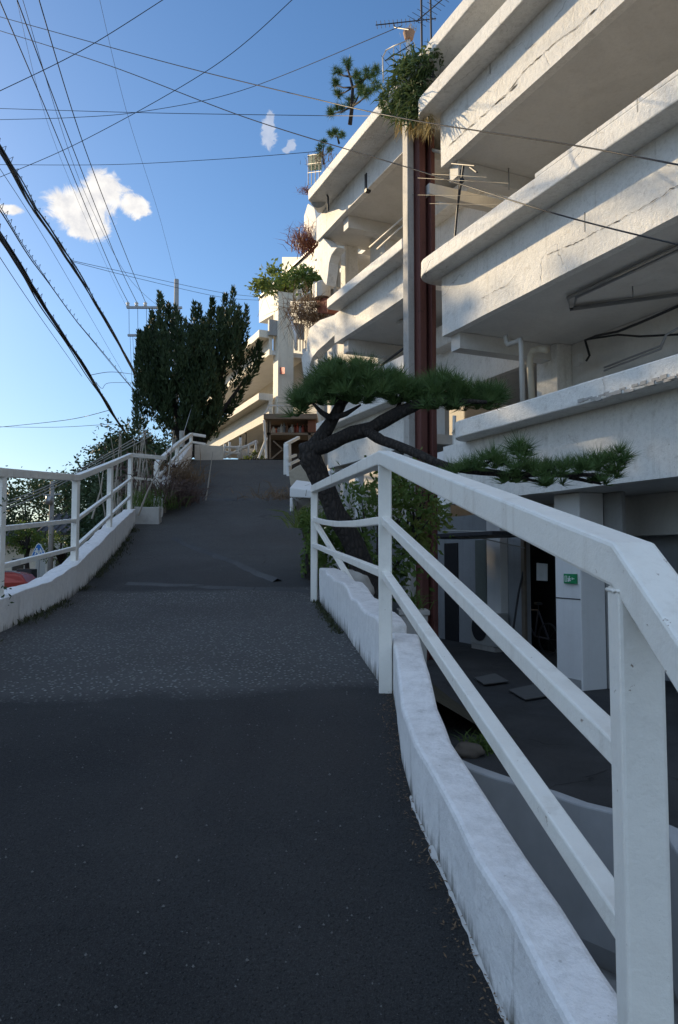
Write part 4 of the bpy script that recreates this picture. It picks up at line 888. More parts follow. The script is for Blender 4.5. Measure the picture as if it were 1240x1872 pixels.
for i, (px, l) in enumerate(((590, 'larger grey water tank on the brick pier at the arched end'), (577, 'small pale canister left of the grey water tank'))):
    q = MB(); b0 = aq(px, 545, 8.35); rr_ = .24 if i == 0 else .09
    q.tube([b0, b0 + Vector((0, 0, .42)), b0 + Vector((0, 0, .5))], [rr_, rr_, rr_ * .6], 16); tag(q.build('water_tank', MPIPE, loc=b0), l, 'tank')

# wooden shed on stilts with bottles, at the crest
SY = 27.5
t = thing('timber_shelter', at(520, 838, SY), 'dark timber shelter on stilts with cluttered shelf at the top of the ramp', 'shelter')
q = MB(); q.slab([at(482, 756, SY - .3), at(580, 756, SY - .3), at(580, 766, SY - .3), at(482, 766, SY - .3)], (0, 2.2, .08)); q.build('deck', MWOOD2, t, bevel=.02)
q = MB(); q.slab([at(489, 766, SY + 1.4), at(572, 766, SY + 1.4), at(572, 842, SY + 1.4), at(489, 842, SY + 1.4)], (0, .1, 0)); q.build('back_board', MWOOD, t)
for px in (490, 493, 566): q = MB(); q.bar(at(px, 842, SY), at(px, 764, SY), .10, .10); q.build('leg', MWOOD2, t)
q = MB(); q.slab([at(488, 791, SY - .05), at(576, 791, SY - .05), at(576, 795, SY - .05), at(488, 795, SY - .05)], (0, 1.3, 0)); q.build('shelf', MWOOD2, t)
q = MB(); q.bar(at(493, 842, SY - .1), at(528, 812, SY - .1), .05, .05); q.bar(at(500, 806, SY - .1), at(535, 838, SY - .1), .05, .05); q.build('brace', MWOOD2, t)
q = MB(); q.bar(at(485, 755, SY - .2), at(492, 741, SY - .2), .05, .05); q.bar(at(492, 741, SY - .2), at(520, 742, SY - .2), .05, .05); q.bar(at(508, 755, SY - .2), at(508, 742, SY - .2), .05, .05); q.build('deck_rail', MWC, t)
q = MB(); q.slab([at(563, 766, SY - .1), at(577, 766, SY - .1), at(577, 790, SY - .1), at(563, 790, SY - .1)], (0, 1.2, 0)); q.build('side_board', plain('reddish_board', (.20, .09, .06), .8), t)
mats = [plain('clutter_white', (.55, .55, .52), .4), plain('clutter_red', (.35, .07, .04), .5), plain('clutter_brown', (.15, .08, .05), .4), plain('clutter_grey', (.25, .27, .28), .4)]
r_ = random.Random(8); wds = ['white', 'red', 'brown', 'grey']
for i in range(14):
    px = 495 + i * 4.9; k = r_.randrange(4); b0 = at(px, 791, SY + .25 + .3 * r_.random()); h_ = r_.uniform(.16, .40); rr_ = r_.uniform(.04, .085)
    q = MB(); q.tube([b0, b0 + Vector((0, 0, h_ * .62)), b0 + Vector((0, 0, h_ * .75)), b0 + Vector((0, 0, h_))], [rr_, rr_, rr_ * .4, rr_ * .4], 8)
    tag(q.build('bottle', mats[k], loc=b0), 'small bottle or jar among the clutter on the shelf of the timber shelter', 'bottle', 'bottles on the shelter shelf')
# leaning white poles beside it, pipes and junk in the sunlit upper yard
for a, b, l in (((487, 838), (483, 768), 'upright white pole leaning by the left corner of the timber shelter'), ((473, 838), (488, 800), 'slanting white pole crossing the upright one beside the shelter')):
    q = MB(); q.tube([at(*a, 26.8), at(*b, 26.8)], .045, 8); tag(q.build('white_pole', MWC, loc=at(*a, 26.8)), l, 'pole')
t = thing('pipe_rack', at(440, 838, 29), 'jumble of white pipes and rails in the sunlit upper yard left of the shelter', 'pipe rack')
for a, b in (((411, 836), (470, 806)), ((432, 822), (472, 808)), ((410, 826), (440, 830)), ((411, 812), (411, 838)), ((420, 808), (420, 838)), ((436, 815), (436, 838)), ((455, 812), (455, 838)), ((468, 806), (468, 838)), ((410, 818), (452, 818)), ((440, 800), (440, 838))):
    q = MB(); q.tube([at(*a, 29), at(*b, 29)], .055, 7); q.build('pipe', MWC, t, smooth=True)
q = MB(); q.slab([at(442, 820, 29.2), at(466, 820, 29.2), at(466, 840, 29.2), at(442, 840, 29.2)], (0, .6, 0)); q.build('bin', MPIPE, t, bevel=.03)
shrub('small_shrub', at(461, 836, 28.2), (.42, .35, .18), 240, .12, LYEL, 'low yellow green shrub on the crest in front of the white pipes', 55, 8, 2)
# ================================================================== trees and plants by the ramp
t = thing('pine_tree', at(700, 1150, 8.9), 'leaning old pine with a dark bent trunk and flat needle pads behind the right handrail', 'tree')
q = MB()
def limb(pts, rs):
    pp = []; rr_ = []
    for i in range(len(pts) - 1):
        a, b = Vector(pts[i]), Vector(pts[i + 1])
        for k in range(4):
            f = k / 4; p = a.lerp(b, f); pp.append(p + Vector((noise.noise(p * 3), noise.noise(p * 3 + Vector((5, 0, 0))), noise.noise(p * 3 + Vector((0, 5, 0))))) * .045); rr_.append((rs[i] * (1 - f) + rs[i + 1] * f) * (1 + .14 * noise.noise(p * 7)))
    pp.append(Vector(pts[-1])); rr_.append(rs[-1]); q.tube(pp, rr_, 12)
YP = 8.8
limb([at(722, 1230, 9.1), at(690, 1110, 9.0), at(655, 1020, 8.9), at(618, 940, 8.8), at(588, 880, 8.75), at(562, 832, 8.7), at(548, 826, 8.7)], [.20, .17, .135, .12, .125, .13, .08])
limb([at(562, 830, 8.7), at(585, 800, 8.65), at(606, 765, 8.6), at(628, 735, 8.6), at(655, 715, 8.6)], [.10, .085, .075, .055, .025])
limb([at(552, 826, 8.7), at(610, 806, 8.6), at(680, 785, 8.5), at(720, 760, 8.4), at(765, 738, 8.35), at(830, 735, 8.3), at(890, 735, 8.2)], [.105, .09, .085, .08, .06, .04, .018])
limb([at(668, 790, 8.5), at(700, 808, 8.3), at(760, 828, 8.0), at(830, 852, 7.8), at(930, 868, 7.6), at(1040, 872, 7.5), at(1120, 870, 7.4)], [.055, .06, .052, .045, .036, .025, .012])
for a, b in (((628, 735), (590, 715)), ((628, 735), (640, 690)), ((655, 715), (700, 700)), ((765, 738), (800, 715)), ((720, 760), (735, 725)), ((830, 735), (860, 715)), ((606, 765), (570, 735)), ((606, 765), (660, 740))):
    q.tube([at(*a, 8.5), at((a[0] + b[0]) / 2, (a[1] + b[1]) / 2 + 4, 8.5), at(*b, 8.45)], [.04, .03, .012], 6)
for a, b in (((930, 868), (955, 838)), ((930, 868), (990, 882)), ((860, 858), (900, 842)), ((1040, 872), (1075, 850)), ((1040, 872), (1100, 885)), ((990, 870), (1020, 848))):
    q.tube([at(*a, 7.6), at(*b, 7.5)], [.025, .010], 6)
q.build('trunk', MBARK, t, smooth=True)
def pad(mb, pads, n, L, w, seed, Y):
    r = random.Random(seed)
    for (px, py, rx, ry, k) in pads:
        for _ in range(k):
            v = rv(r); y = Y + r.uniform(-.55, .55) * min(1, rx / 60) ; p = at(px + v.x * rx, py + v.y * ry * .95, y)
            tufts(mb, [(p, Vector((v.x * .5, r.uniform(-.4, .4), .8 - .15 * v.y)).normalized())], n, L * r.uniform(.65, 1.15), w, r, 1.05)
q = MB()
pad(q, [(640, 682, 58, 22, 60), (600, 700, 40, 26, 46), (580, 725, 34, 20, 34), (555, 735, 20, 14, 14), (665, 708, 60, 22, 60), (640, 735, 45, 12, 24), (700, 705, 40, 24, 40), (725, 728, 34, 16, 30), (735, 712, 30, 14, 20),
        (770, 722, 32, 22, 36), (810, 715, 38, 28, 48), (850, 730, 40, 24, 44), (885, 735, 30, 22, 30), (820, 742, 60, 10, 30), (905, 728, 14, 16, 10), (545, 755, 16, 12, 8)], 40, .21, .0046, 61, 8.55)
q.build('upper_needle_pad', LPIN, t)
q = MB()
pad(q, [(860, 856, 20, 9, 9), (900, 846, 26, 15, 17), (952, 828, 16, 18, 14), (960, 862, 34, 13, 22), (1010, 864, 30, 11, 18), (1050, 860, 26, 13, 16), (1088, 850, 20, 18, 16), (1128, 838, 16, 17, 15), (1126, 866, 16, 11, 10), (1090, 884, 22, 6, 8), (930, 880, 34, 6, 9), (1000, 887, 34, 5, 8), (845, 862, 22, 8, 7)], 40, .185, .0043, 62, 7.55)
q.build('lower_needle_pad', LPIN, t)

shrub('leafy_shrub', at(690, 960, 10.3), (.95, .6, .85), 1900, .10, LGRN, 'green leafy shrub behind the post where the handrail bends', 71, 26, 8)
shrub('leafy_shrub', at(760, 930, 10.6), (.50, .45, .65), 800, .10, LYEL, 'yellow green shrub in front of the foot of the red column', 72, 14, 6)
shrub('leafy_shrub', at(566, 1005, 9.2), (.15, .5, .45), 1500, .06, LGRN, 'narrow green shrub at the ramp edge behind the last handrail post', 73, 16, 2)
shrub('leafy_shrub', at(630, 1000, 9.6), (.40, .35, .55), 800, .08, LGRN, 'green shrub in the shade left of the leaning pine trunk', 75, 14, 5)
blades('weeds', at(556, 965, 10.2), 120, .45, .2, LYEL, 'yellowing weeds at the right edge of the ramp below the white bridge slab', seed=74)
blades('dry_weeds', (at(510, 922, 16).x, 16.2, gz(16.2)), 260, .4, .6, LDRY, 'brown dry weeds lying on the right of the upper ramp', seed=76, lean=1.1, rad=(.38, .7, .1))
# weeds on the left: cap planter, purple weeds, pale dead stalks
blades('green_weeds', (-3.62, 14.3, gz(14) + .22), 320, .5, .3, LGRN, 'green weeds growing behind the small grey end block', seed=77, lean=.35, rad=(.22, .3, .1))
blades('purple_weeds', (-3.42, 15.6, gz(15.6) - .05), 700, .62, .4, LPUR, 'faded purple brown weeds at the left edge of the upper ramp', seed=78, lean=.45, w=.02, rad=(.17, .8, .25))
blades('brown_weeds', (-3.85, 18.0, gz(18) + .1), 500, .6, .5, LDRY, 'brown weeds leaning over the upper left wall of the ramp', seed=79, lean=.5, w=.02, rad=(.2, 1.0, .2))
t = thing('dead_bush', (-4.3, 15.6, gz(15)), 'pale bare dead stalks behind the left railing below the upper wall', 'bush'); r_ = random.Random(80); q = MB()
for _ in range(46):
    p = Vector((-4.35 + r_.gauss(0, .42), 16 + r_.gauss(0, 1.0), gz(15.5) - .3)); e = p + Vector((r_.gauss(0, .22), r_.gauss(0, .2), r_.uniform(.9, 2.0))); q.tube([p, p.lerp(e, .5) + rv(r_) * .06, e], [.022, .016, .007], 5)
q.build('branches', MSTEMW, t); q = MB(); leaves(q, (-4.2, 15.9, gz(15.5) + .75), (.6, 1.0, .5), 380, .11, 12, .4, .6, .5, .4, 81); q.build('foliage', LPUR, t)

# dark juniper of upright flame-shaped sprays
t = thing('juniper_tree', at(352, 830, 26.5), 'large dark juniper with flame shaped sprays at the top left of the ramp', 'tree')
JY = 26.5; r_ = random.Random(90); q = MB()
def spire(mb, base, top, rad, n):
    base, top = Vector(base), Vector(top); ax = top - base; L = ax.length; ax = ax / L
    for _ in range(n):
        f = r_.random() ** .8; rr_ = rad * (1 - f) ** .75 * (1 if f > .12 else .6 + f * 3); v = rv(r_); v = (v - ax * v.dot(ax)); v = v.normalized() if v.length > .05 else Vector((1, 0, 0))
        p = base + ax * L * f + v * rr_ * (r_.random() ** .4); d = (ax * 1.0 + v * .55 + rv(r_) * .3).normalized(); s = r_.uniform(.08, .24); mb.quadleaf(p, d, rv(r_), s, s * .30)
tips = [(293, 540, 62), (277, 575, 80), (258, 612, 90), (318, 565, 70), (335, 590, 80), (352, 560, 90), (362, 565, 80), (388, 553, 80), (398, 572, 90), (410, 545, 80), (425, 533, 95), (437, 565, 90), (451, 566, 80), (300, 600, 90), (268, 600, 70), (375, 590, 90), (440, 600, 90), (252, 640, 80), (250, 690, 80), (475, 630, 45), (247, 720, 60), (308, 560, 80), (345, 600, 90)]
for px, py, h in tips:
    b = at(px + (352 - px) * .10, py + h * 1.25, JY + r_.uniform(-1.0, .6)); spire(q, b, at(px + r_.uniform(-1, 4), py - 4, JY), .19 + .06 * r_.random(), 460)
OUT = [(262, 640), (281, 612), (302, 604), (330, 622), (360, 612), (395, 612), (424, 598), (444, 612), (440, 622), (424, 650), (408, 690), (402, 740), (388, 790), (345, 803), (305, 788), (274, 752), (256, 705), (255, 665)]
def inside(x, y):
    k = False
    for (x0, y0), (x1_, y1_) in zip(OUT, OUT[1:] + OUT[:1]):
        if (y0 > y) != (y1_ > y) and x < (x1_ - x0) * (y - y0) / (y1_ - y0) + x0: k = not k
    return k
n_ = 0
while n_ < 185:
    px, py = r_.uniform(245, 460), r_.uniform(550, 805)
    if not inside(px, py): continue
    n_ += 1; u = (px - 345) / 100; v = (py - 690) / 110; Y = JY + r_.uniform(-1.6, 1.3) * math.sqrt(max(.08, 1 - u * u * .7 - v * v * .5))
    spire(q, at(px, py + 22, Y), at(px + u * 9 + 3, py - r_.uniform(22, 52), Y), .25 + .08 * r_.random(), 185)
for px, py, tx, ty in ((432, 665, 446, 628), (440, 690, 462, 640), (446, 705, 474, 660), (438, 715, 456, 690), (420, 720, 440, 675), (425, 745, 442, 715), (415, 760, 428, 735), (455, 690, 480, 650), (400, 775, 420, 752)):
    spire(q, at(px, py, JY), at(tx, ty, JY), .17, 150)
q.build('foliage', LJUN, t)
q = MB()
for px, py in ((352, 700), (290, 640), (420, 640), (380, 600), (450, 690), (265, 720), (320, 620)):
    q.tube([at(352, 835, JY), at((352 * 2 + px) / 3, 785, JY), at(px, py, JY)], [.20, .13, .03], 8)
q.build('trunk', MBARK, t, smooth=True)
q = MB(); q.tube([at(335, 795, 24.6), at(357, 724, 25.6)], .012, 5); tag(q.build('guy_wire', MSTEEL, loc=at(335, 795, 24.6)), 'pale taut wire slanting up from the corner railing into the juniper', 'wire')
q = MB(); q.tube([at(333, 838, 24.8), at(333, 788, 24.8)], .09, 10); tag(q.build('stub_post', MCONC, loc=at(333, 838, 24.8)), 'short pale post beside the corner of the upper railing', 'post')

# trees on the slope left of the ramp
def tree(c, rad, foot, n, size, m, label, seed, group='trees on the slope left of the ramp', clumps=26):
    t = thing('tree', foot, label, 'tree', group); r = random.Random(seed); q = MB(); c = Vector(c); f = Vector(foot)
    q.tube([f, f.lerp(c, .5) + rv(r) * .2, c + Vector((0, 0, rad[2] * .4))], [.18, .13, .05], 8)
    for _ in range(7):
        v = rv(r); e = c + Vector((v.x * rad[0], v.y * rad[1], v.z * rad[2])) * .85; q.tube([f.lerp(c, .6), c.lerp(e, .5) - Vector((0, 0, .1)), e], [.09, .05, .015], 6)
    q.build('trunk', MBARK, t, smooth=True); q = MB(); leaves(q, c, rad, n, size, clumps, .34, .15, .55, .5, seed); q.build('crown', m, t); return t
def tr(px, py, Y, rx, rz, n, size, m, label, seed, ry=None):
    c = at(px, py, Y); tree(c, (rx, ry or rx, rz), (c.x + .2, c.y, max(-2.2, c.z - rz - 2.0)), int(n * 1.7), size * .72, m, label, seed)
tr(265, 815, 33, 1.5, 1.5, 1900, .26, LDRK, 'bushy tree just under the left edge of the juniper, above the corner of the railing', 101)
tr(215, 900, 30, 2.0, 1.5, 2600, .22, LDRK, 'dark tree behind the third and fourth posts of the left railing', 102)
tr(215, 818, 60, 2.2, .8, 900, .34, LDRK, 'flat topped tree standing out against the sky left of the cables', 104)
tr(122, 905, 70, 3.6, 2.2, 2300, .40, LDRK, 'rounded tree low on the horizon above the second left post', 105)
tr(45, 935, 58, 4.0, 2.2, 2600, .38, LDRK, 'broad dark tree behind the first left post', 106)
tr(-30, 925, 50, 3.0, 2.4, 2000, .34, LDRK, 'dark tree cut by the left edge of the picture', 107)
tr(285, 870, 24, 1.1, 1.0, 1500, .17, LDRK, 'low dark bush on the bank under the juniper', 108)
tr(240, 865, 44, 2.6, 1.8, 2200, .30, LDRK, 'dense tree behind the top corner of the left railing', 109)
tr(112, 1000, 43, 1.3, .9, 900, .22, LGRN, 'small roadside tree right of the blue sign', 110)
tr(48, 985, 44, .9, .8, 700, .24, LGRN, 'small green tree left of the blue sign', 111)
tr(185, 960, 34, 1.5, 1.5, 1800, .20, LDRK, 'dark shrubby tree low between the second and third left posts', 112)
for i, (px, py, Y, rx, rz, l) in enumerate(((205, 965, 17.5, .8, .8, 'low dark shrub against the left wall behind the third post'), (232, 925, 18.5, .9, .9, 'dark shrub behind the fourth post of the left railing'), (262, 900, 19.5, .9, 1.0, 'dark shrub behind the grey end block on the left'),
        (190, 925, 22, 1.2, 1.1, 'dark shrub filling the gap right of the second left post'), (170, 985, 21, .8, .7, 'dark shrub low behind the stained left wall'), (225, 870, 25, 1.5, 1.2, 'dark shrub just below the top left corner of the railing'))):
    shrub('hillside_shrub', at(px, py, Y), (rx, rx, rz), 1500, .13, LDRK, l, 200 + i, 20, 5, 'shrub', 'shrubs on the slope left of the ramp', .36)
for i, (px, py, l) in enumerate(((14, 930, 'dark leafy twig growing up the first left post'), (16, 1085, 'dark leafy twig at the foot of the first left post'))):
    c = at(px, py, 5.93); q = MB(); r_ = random.Random(400 + i)
    for _ in range(16):
        p = c + Vector((r_.gauss(0, .022), -.01 + r_.gauss(0, .01), r_.uniform(-.09, .10))); q.quadleaf(p, Vector((r_.gauss(0, 1), -.4, r_.gauss(.3, .8))), rv(r_), r_.uniform(.03, .05), .016)
    tag(q.build('twig', LDRK, loc=c), l, 'twig')
# street level houses
def house(px0, px1, Y, zt, roofh, label, wall, seed, zb=-2.2, dep=6):
    a = at(px0, 1000, Y); b = at(px1, 1000, Y); t = thing('house', ((a.x + b.x) / 2, Y, zb), label, 'house', 'houses along the street'); q = MB(); q.box((a.x, Y, zb), (b.x, Y + dep, zt)); q.build('wall', wall, t)
    q = MB(); o = .5; mx = (Y + Y + dep) / 2
    q.loft([[Vector((x, Y - o, zt - .1)), Vector((x, mx, zt + roofh)), Vector((x, Y + dep + o, zt - .1)), Vector((x, Y + dep + o, zt - .25)), Vector((x, mx, zt + roofh - .2)), Vector((x, Y - o, zt - .25))] for x in (a.x - o, b.x + o)]); rf = q.build('roof', MTILE, t)
    for k in range(int((b.x - a.x + 1) / .45)):
        x = a.x - o + .2 + k * .45; q = MB(); q.tube([(x, Y - o, zt - .06), (x, mx, zt + roofh + .04)], .06, 6); q.build('tile_ridge', MTILE, rf)
    n = max(1, int((b.x - a.x) / 2.4))
    for k in range(n):
        x = a.x + (k + .5) * (b.x - a.x) / n; q = MB(); q.box((x - .55, Y - .06, zb + 1.1), (x + .55, Y - .003, zb + 2.2)); w = q.build('window', MPIPE, t); q = MB(); q.box((x - .46, Y - .075, zb + 1.18), (x + .46, Y - .055, zb + 2.12)); q.build('pane', MGLASS, w)
house(84, 150, 47, 1.7, 1.3, 'house with a dark curved tiled roof behind the left railing', plain('house_wall', (.78, .76, .70), .8), 1)
house(150, 215, 50, -.3, 1.0, 'low pale house behind the trees right of the second left post', plain('house_wall_pale', (.70, .68, .62), .8), 2)
house(-60, 66, 60, 1.3, 1.4, 'long low house behind the red car at the left edge', plain('house_wall_tan', (.72, .66, .56), .8), 3)
q = MB(); q.slab([at(30, 1040, 42), at(58, 1040, 42), at(58, 1066, 42), at(30, 1066, 42)], (0, .8, 0)); tag(q.build('dark_bin', MDARK, loc=at(44, 1066, 42), bevel=.04), 'dark box standing behind the red car', 'box')
# red car
CY = 36.5; cz = -2.2
t = thing('parked_car', (at(20, 1060, CY).x, CY, cz), 'red hatchback on the street below the left railing', 'car'); x1 = at(64, 1060, CY).x; x0 = x1 - 4.2
prof = [(0, .35), (.02, .62), (.10, .90), (.42, 1.02), (.75, 1.38), (1.2, 1.50), (2.0, 1.52), (2.5, 1.42), (3.15, .98), (3.9, .86), (4.15, .66), (4.2, .36)]
q = MB(); rings = []
for y_, k in ((0, .94), (.12, 1.0), (1.58, 1.0), (1.7, .94)):
    rings.append([Vector((x1 - x, CY + y_ + (.14 if z > 1.1 and y_ < .8 else (-.14 if z > 1.1 else 0)), cz + z * (k if z > 1.2 else 1))) for x, z in prof])
q.loft(rings); q.build('body', plain('car_red', (.36, .05, .035), .25, .2, .05), t, bevel=.04)
q = MB(); q.slab([(x1 - .62, CY + .085, cz + 1.04), (x1 - .86, CY + .15, cz + 1.34), (x1 - 1.9, CY + .15, cz + 1.42), (x1 - 1.9, CY + .075, cz + 1.04)], (0, .06, 0)); q.build('window', MGLASS, t)
q = MB(); q.slab([(x1 - 1.98, CY + .075, cz + 1.04), (x1 - 1.98, CY + .15, cz + 1.42), (x1 - 2.45, CY + .15, cz + 1.36), (x1 - 3.0, CY + .075, cz + 1.02)], (0, .06, 0)); q.build('window', MGLASS, t)
q = MB(); q.tube([(x1 - .8, CY + .2, cz + 1.46), (x1 - 1.3, CY + .2, cz + 1.56), (x1 - 2.3, CY + .2, cz + 1.54)], .02, 6); q.build('roof_rail', MSTEEL, t)
q = MB(); q.box((x1 - .12, CY + .06, cz + .78), (x1 - .0, CY + .3, cz + .95)); q.build('tail_light', plain('tail_lamp', (.30, .02, .02), .2), t, bevel=.02)
for xx in (x1 - .8, x1 - 3.4):
    q = MB(); q.disc((xx, CY + .02, cz + .32), (0, 1, 0), .32, .2, 24); w = q.build('wheel', MDARK, t); q = MB(); q.disc((xx, CY - .085, cz + .32), (0, 1, 0), .20, .03, 16); q.build('rim', MSTEEL, w)
# children crossing sign
SYY = 40.0
t = thing('road_sign', at(70, 1075, SYY), 'blue triangular children crossing sign with two white walking figures', 'sign'); q = MB()
def sp(px, py, dy=0): return at(px, py, SYY + dy)
q.tube([(sp(71, 1010).x, SYY + .08, cz), (sp(71, 1010).x, SYY + .08, sp(71, 995).z)], .035, 8); q.build('pole', MSTEEL, t)
q = MB(); q.slab([sp(57.5, 1017.5), sp(58.5, 1013), sp(67, 995.5), sp(71, 993), sp(75, 995.5), sp(83.5, 1013), sp(84.5, 1017.5)], (0, .03, 0)); q.build('border', plain('sign_white', (.75, .80, .76), .5), t)
q = MB(); q.slab([sp(59, 1016.6), sp(60, 1013), sp(68, 996.6), sp(71, 994.6), sp(74, 996.6), sp(82, 1013), sp(83, 1016.6)], (0, .03, 0)); q.v = [p - Vector((0, .012, 0)) for p in q.v]; q.build('plate', plain('sign_blue', (.01, .16, .50), .4), t)
q = MB()
for cx, s in ((67.5, 1.0), (74.5, .85)):
    q.disc(sp(cx, 1003.5 + (1 - s) * 4, -.02), (0, 1, 0), .05 * s, .012, 12)
    for pl in ([(-2, 6), (2, 6), (3, 10), (-2.5, 10)], [(-2.5, 10), (0, 10), (-2.5, 14.5), (-4.5, 14.5)], [(0, 10), (3, 10), (4.5, 14.5), (2.5, 14.5)], [(-2, 6), (-4.8, 9), (-4, 10), (-1.6, 8)], [(2, 6), (4.8, 8.5), (4.2, 9.6), (2, 8.2)]):
        q.slab([sp(cx + a * s, 999.5 + (1 - s) * 6 + b * s, -.026) for a, b in pl], (0, .012, 0))
q.build('walking_figures', plain('sign_white', (.75, .80, .76), .5), t)

# utility poles
t = thing('utility_pole', at(325, 830, 32), 'tall utility pole with two crossarms rising behind the juniper', 'pole'); PX = lambda px, py: at(px, py, 32)
q = MB(); q.tube([(PX(323, 700).x, 32, 1), PX(323, 511)], [.17, .10], 12); q.build('shaft', MPOLE, t, smooth=True)
for y_, xa, xb in ((562, 232, 333), (613, 234, 330)):
    q = MB(); q.bar(PX(xa, y_), PX(xb, y_ + .5), .11, .09); q.build('crossarm', MSTEEL, t)
q = MB(); q.bar(PX(302, 567), PX(323, 582), .05, .05); q.build('brace', MSTEEL, t)
for px in (234, 250, 266):
    q = MB(); b0 = PX(px, 561); q.tube([b0, b0 + Vector((0, 0, .05)), b0 + Vector((0, 0, .10)), b0 + Vector((0, 0, .15)), b0 + Vector((0, 0, .22))], [.04, .085, .05, .085, .04], 10); q.build('insulator', MPIPE, t, smooth=True)
    q = MB(); q.tube([PX(px + 2, 561), PX(px + 2.5, 613)], .010, 5); q.build('jumper_wire', MCABLE, t)
for px in (238, 243): q = MB(); q.tube([PX(px, 613), PX(px + 8, 800)], .008, 5); q.build('down_wire', MCABLE, t)
t = thing('utility_pole', at(88, 1060, 42), 'street pole with a grey transformer seen through the left railing', 'pole'); q = MB(); p0 = at(93, 1000, 42)
q.tube([(p0.x, 42, -2.2), (p0.x, 42, at(93, 880, 42).z)], [.16, .12], 10); q.build('shaft', MPOLE, t, smooth=True)
q = MB(); b0 = at(90, 922, 41.8); q.tube([b0, b0 + Vector((0, 0, .45))], .2, 12); q.build('transformer', MSTEEL, t, smooth=True)
q = MB(); q.bar(at(80, 905, 42), at(112, 903, 42), .08, .08); q.build('crossarm', MSTEEL, t)

# cables
def cable(label, pts, r=.011, sagk=0.0, group=None, m=MCABLE, name='cable'):
    P = [at(*p) for p in pts]; pp = []
    out = lambda p: p[0] < 0 or p[1] < 0 or p[0] > 1240
    for i in range(len(P) - 1):
        for k in range(12):
            f = k / 12; p0, p1, p2, p3 = P[max(0, i - 1)], P[i], P[i + 1], P[min(len(P) - 1, i + 2)]
            pp.append(.5 * ((2 * p1) + (p2 - p0) * f + (2 * p0 - 5 * p1 + 4 * p2 - p3) * f * f + (3 * p1 - p0 - 3 * p2 + p3) * f ** 3))
    pp.append(P[-1])
    if out(pts[0]): pp.insert(0, pp[0] + (pp[0] - pp[1]).normalized() * 26)
    if out(pts[-1]): pp.append(pp[-1] + (pp[-1] - pp[-2]).normalized() * 26)
    q = MB(); q.tube(pp, r, 6); o = q.build(name, m, loc=P[-1], smooth=True); return tag(o, label, 'cable', group)
G1 = 'power lines running to the crossarm'
cable('power line ending on the left insulator of the upper crossarm', [(-12, -26, 13), (100, 238, 19), (199, 480, 28), (234, 552, 32)], .012, group=G1)
cable('power line ending on the middle insulator of the upper crossarm', [(22, -26, 13), (130, 262, 19), (216, 480, 28), (250, 552, 32)], .012, group=G1)
cable('power line ending on the right insulator of the upper crossarm', [(64, -26, 13), (155, 270, 19), (236, 480, 28), (266, 552, 32)], .012, group=G1)
cable('thin line running just right of the middle power line', [(34, -26, 13), (146, 330, 21), (230, 500, 29), (290, 561, 32)], .006, group=G1)
cable('faint line left of the middle power line', [(26, -20, 13), (96, 250, 19), (190, 475, 28), (232, 562, 32)], .004, group=G1)
cable('faint single line descending to the top of the tall utility pole', [(178, -20, 16), (232, 205, 21), (290, 390, 27), (322, 512, 32)], .005, group=G1)
G2 = 'cables crossing the sky over the ramp'
cable('black cable from the upper left corner sweeping across the roof plant to the right parapets', [(-10, 28, 20), (300, 113, 16), (560, 177, 13), (745, 218, 10.5), (1039, 264, 8.2), (1260, 305, 6.6)], .009, group=G2)
cable('black cable starting under the topmost one and crossing the red column', [(-10, 53, 20), (200, 120, 17), (450, 215, 14.5), (755, 309, 11.5), (1010, 389, 8.6), (1260, 452, 6.9)], .009, group=G2)
cable('cable rising to the right, leaving the picture top left of centre', [(-10, 171, 14), (150, 92, 14), (310, -8, 14)], .008, group=G2)
cable('long slack cable rising from the left edge to the picture top in the middle', [(-10, 328, 18), (150, 258, 17), (390, 122, 15), (545, -10, 14)], .008, group=G2)
cable('nearly level cable running to the roof edge by the large roof pine', [(-10, 198, 22), (260, 206, 20), (560, 211, 18), (700, 212, 15.2)], .008, group=G2)
cable('cable dipping then rising toward the tall television aerial', [(-10, 219, 22), (130, 215, 21), (260, 204, 20), (440, 166, 18), (735, 47, 13.5)], .008, group=G2)
cable('level cable above the cloud running to the green rack', [(-10, 301, 24), (200, 301, 23), (400, 291, 21), (580, 277, 19)], .008, group=G2)
def bundle(label, pts, r, n, wind=.0, seed=0, hooks=40):
    rr_ = random.Random(seed); P = [at(*p) for p in pts]; L = []; P.insert(0, P[0] + (P[0] - P[1]).normalized() * 26)
    for i in range(len(P) - 1):
        for k in range(30): L.append(P[i].lerp(P[i + 1], k / 30))
    L.append(P[-1]); t = thing('cable_bundle', P[-1], label, 'cable', 'thick cable bundles along the street')
    for j in range(n):
        q = MB(); a = rr_.uniform(0, 6.28); o = Vector((math.cos(a), 0, math.sin(a))) * r * 1.6
        q.tube([p + o * (1 + .5 * math.sin(i * .21 + j)) + Vector((0, 0, -.03 * math.sin(i * .05 + j * 2))) for i, p in enumerate(L)], r * rr_.uniform(.6, 1.1), 5); q.build('strand', MCABLE, t, smooth=True)
    q = MB()
    for k in range(hooks):
        i = int(2 + (len(L) - 5) * k / hooks); p = L[i]; d = (L[i + 1] - L[i]).normalized(); s_ = d.cross(Vector((0, 1, 0))).normalized(); s_ = s_ if s_.z > 0 else -s_
        a = p + s_ * r * 1.5; q.tube([a, a + s_ * (.07 + .05 * rr_.random()) + d * .12, a + s_ * .02 + d * .2], .005, 4)
    o = q.build('lashing_wire', MCABLE, t); o['kind'] = 'stuff'; return t
bundle('upper thick bundle of black cables passing left of the cloud into the juniper', [(-12, 250, 12), (66, 385, 16), (130, 480, 20), (190, 580, 25), (252, 690, 33)], .020, 6, seed=1)
bundle('single spirally lashed cable between the two thick bundles', [(-12, 365, 12), (60, 480, 16), (140, 590, 22), (250, 720, 33)], .012, 2, seed=2)
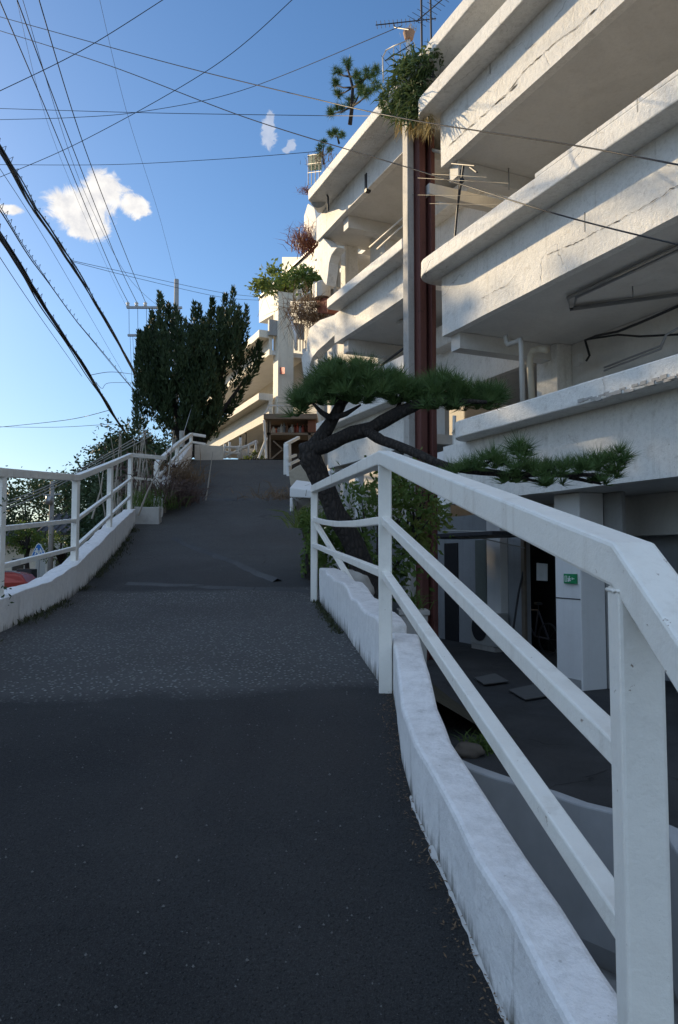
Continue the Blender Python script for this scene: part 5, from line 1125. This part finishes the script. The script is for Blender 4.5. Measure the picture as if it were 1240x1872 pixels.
bundle('lower thick bundle of black cables descending to the left railing corner', [(-12, 412, 11), (80, 560, 16), (165, 690, 23), (205, 755, 30), (250, 825, 40)], .022, 7, seed=3)
cable('thin line just under the upper thick bundle', [(-12, 290, 12), (75, 425, 16), (160, 570, 23), (250, 725, 34)], .005)
cable('thin line just under the lower thick bundle', [(-12, 452, 11), (60, 560, 16), (150, 688, 23)], .006)
for dy, l in ((0, 'upper of two drop wires from the upper bundle to the far block'), (6, 'lower of two drop wires from the upper bundle to the far block')):
    cable(l, [(130, 476 + dy * .3, 20), (240, 500 + dy, 24), (400, 534 + dy * 1.4, 29), (476, 543 + dy, 33)], .008, name='drop_wire')
cable('short drop wire from the lower bundle toward the juniper', [(164, 686, 23), (205, 680, 27), (250, 685, 32)], .010, name='drop_wire')
cable('looped drop wire hanging below the lower bundle', [(175, 698, 23.5), (187, 710, 25), (200, 700, 27), (250, 700, 32)], .008, name='drop_wire')
cable('drop wire from the lower bundle to the left picture edge', [(200, 750, 29), (120, 768, 33), (-12, 782, 40)], .012, name='drop_wire')
cable('lower drop wire under the first, running level to the left edge', [(208, 775, 31), (100, 781, 36), (-12, 780, 42)], .010, name='drop_wire')
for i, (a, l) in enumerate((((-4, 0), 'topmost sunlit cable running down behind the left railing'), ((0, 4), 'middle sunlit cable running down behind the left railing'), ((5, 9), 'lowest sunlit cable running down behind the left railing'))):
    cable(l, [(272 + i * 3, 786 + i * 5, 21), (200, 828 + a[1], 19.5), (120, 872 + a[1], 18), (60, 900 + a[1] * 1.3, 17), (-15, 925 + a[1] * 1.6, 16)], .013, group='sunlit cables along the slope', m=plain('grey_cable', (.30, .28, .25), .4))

# ================================================================== woods out of the picture to the left that shade the ramp
def wood(i, x, y, h, rw_, label):
    tree((x, y, h - rw_ * .95), (rw_, rw_, rw_), (x, y, -2.2), 2600, .75, LDRK, label, 300 + i, 'tall trees standing left of the picture', 40)
H_ = Vector((math.sin(R(SUN_AZ)), math.cos(R(SUN_AZ)), 0)); U_ = Vector((H_.y, -H_.x, 0))
TOPS = [(14.6, 15.2, 48), (12.6, 18.0, 46), (10.6, 18.8, 43), (8, 20.2, 43), (5, 20.8, 42), (2, 21, 42), (-1, 21, 42), (-4.5, 21, 42), (-8, 21, 42), (-12, 21, 42)]
for k, (u, top, v) in enumerate(TOPS):
    p = U_ * u + H_ * v
    tree((p.x, p.y, top - 4.6), (2.5, 2.5, 4.8), (p.x, p.y, -2.2), 2400, .62, LDRK, 'tall dark tree in a wood left of the picture', 300 + k, 'tall trees standing left of the picture', 40)
    p = U_ * (u + .6) + H_ * (v + 3.5)
    tree((p.x, p.y, top - 8.5), (3.0, 3.0, 6.0), (p.x, p.y, -2.2), 2000, .8, LDRK, 'tall dark tree in a wood left of the picture', 330 + k, 'tall trees standing left of the picture', 40)
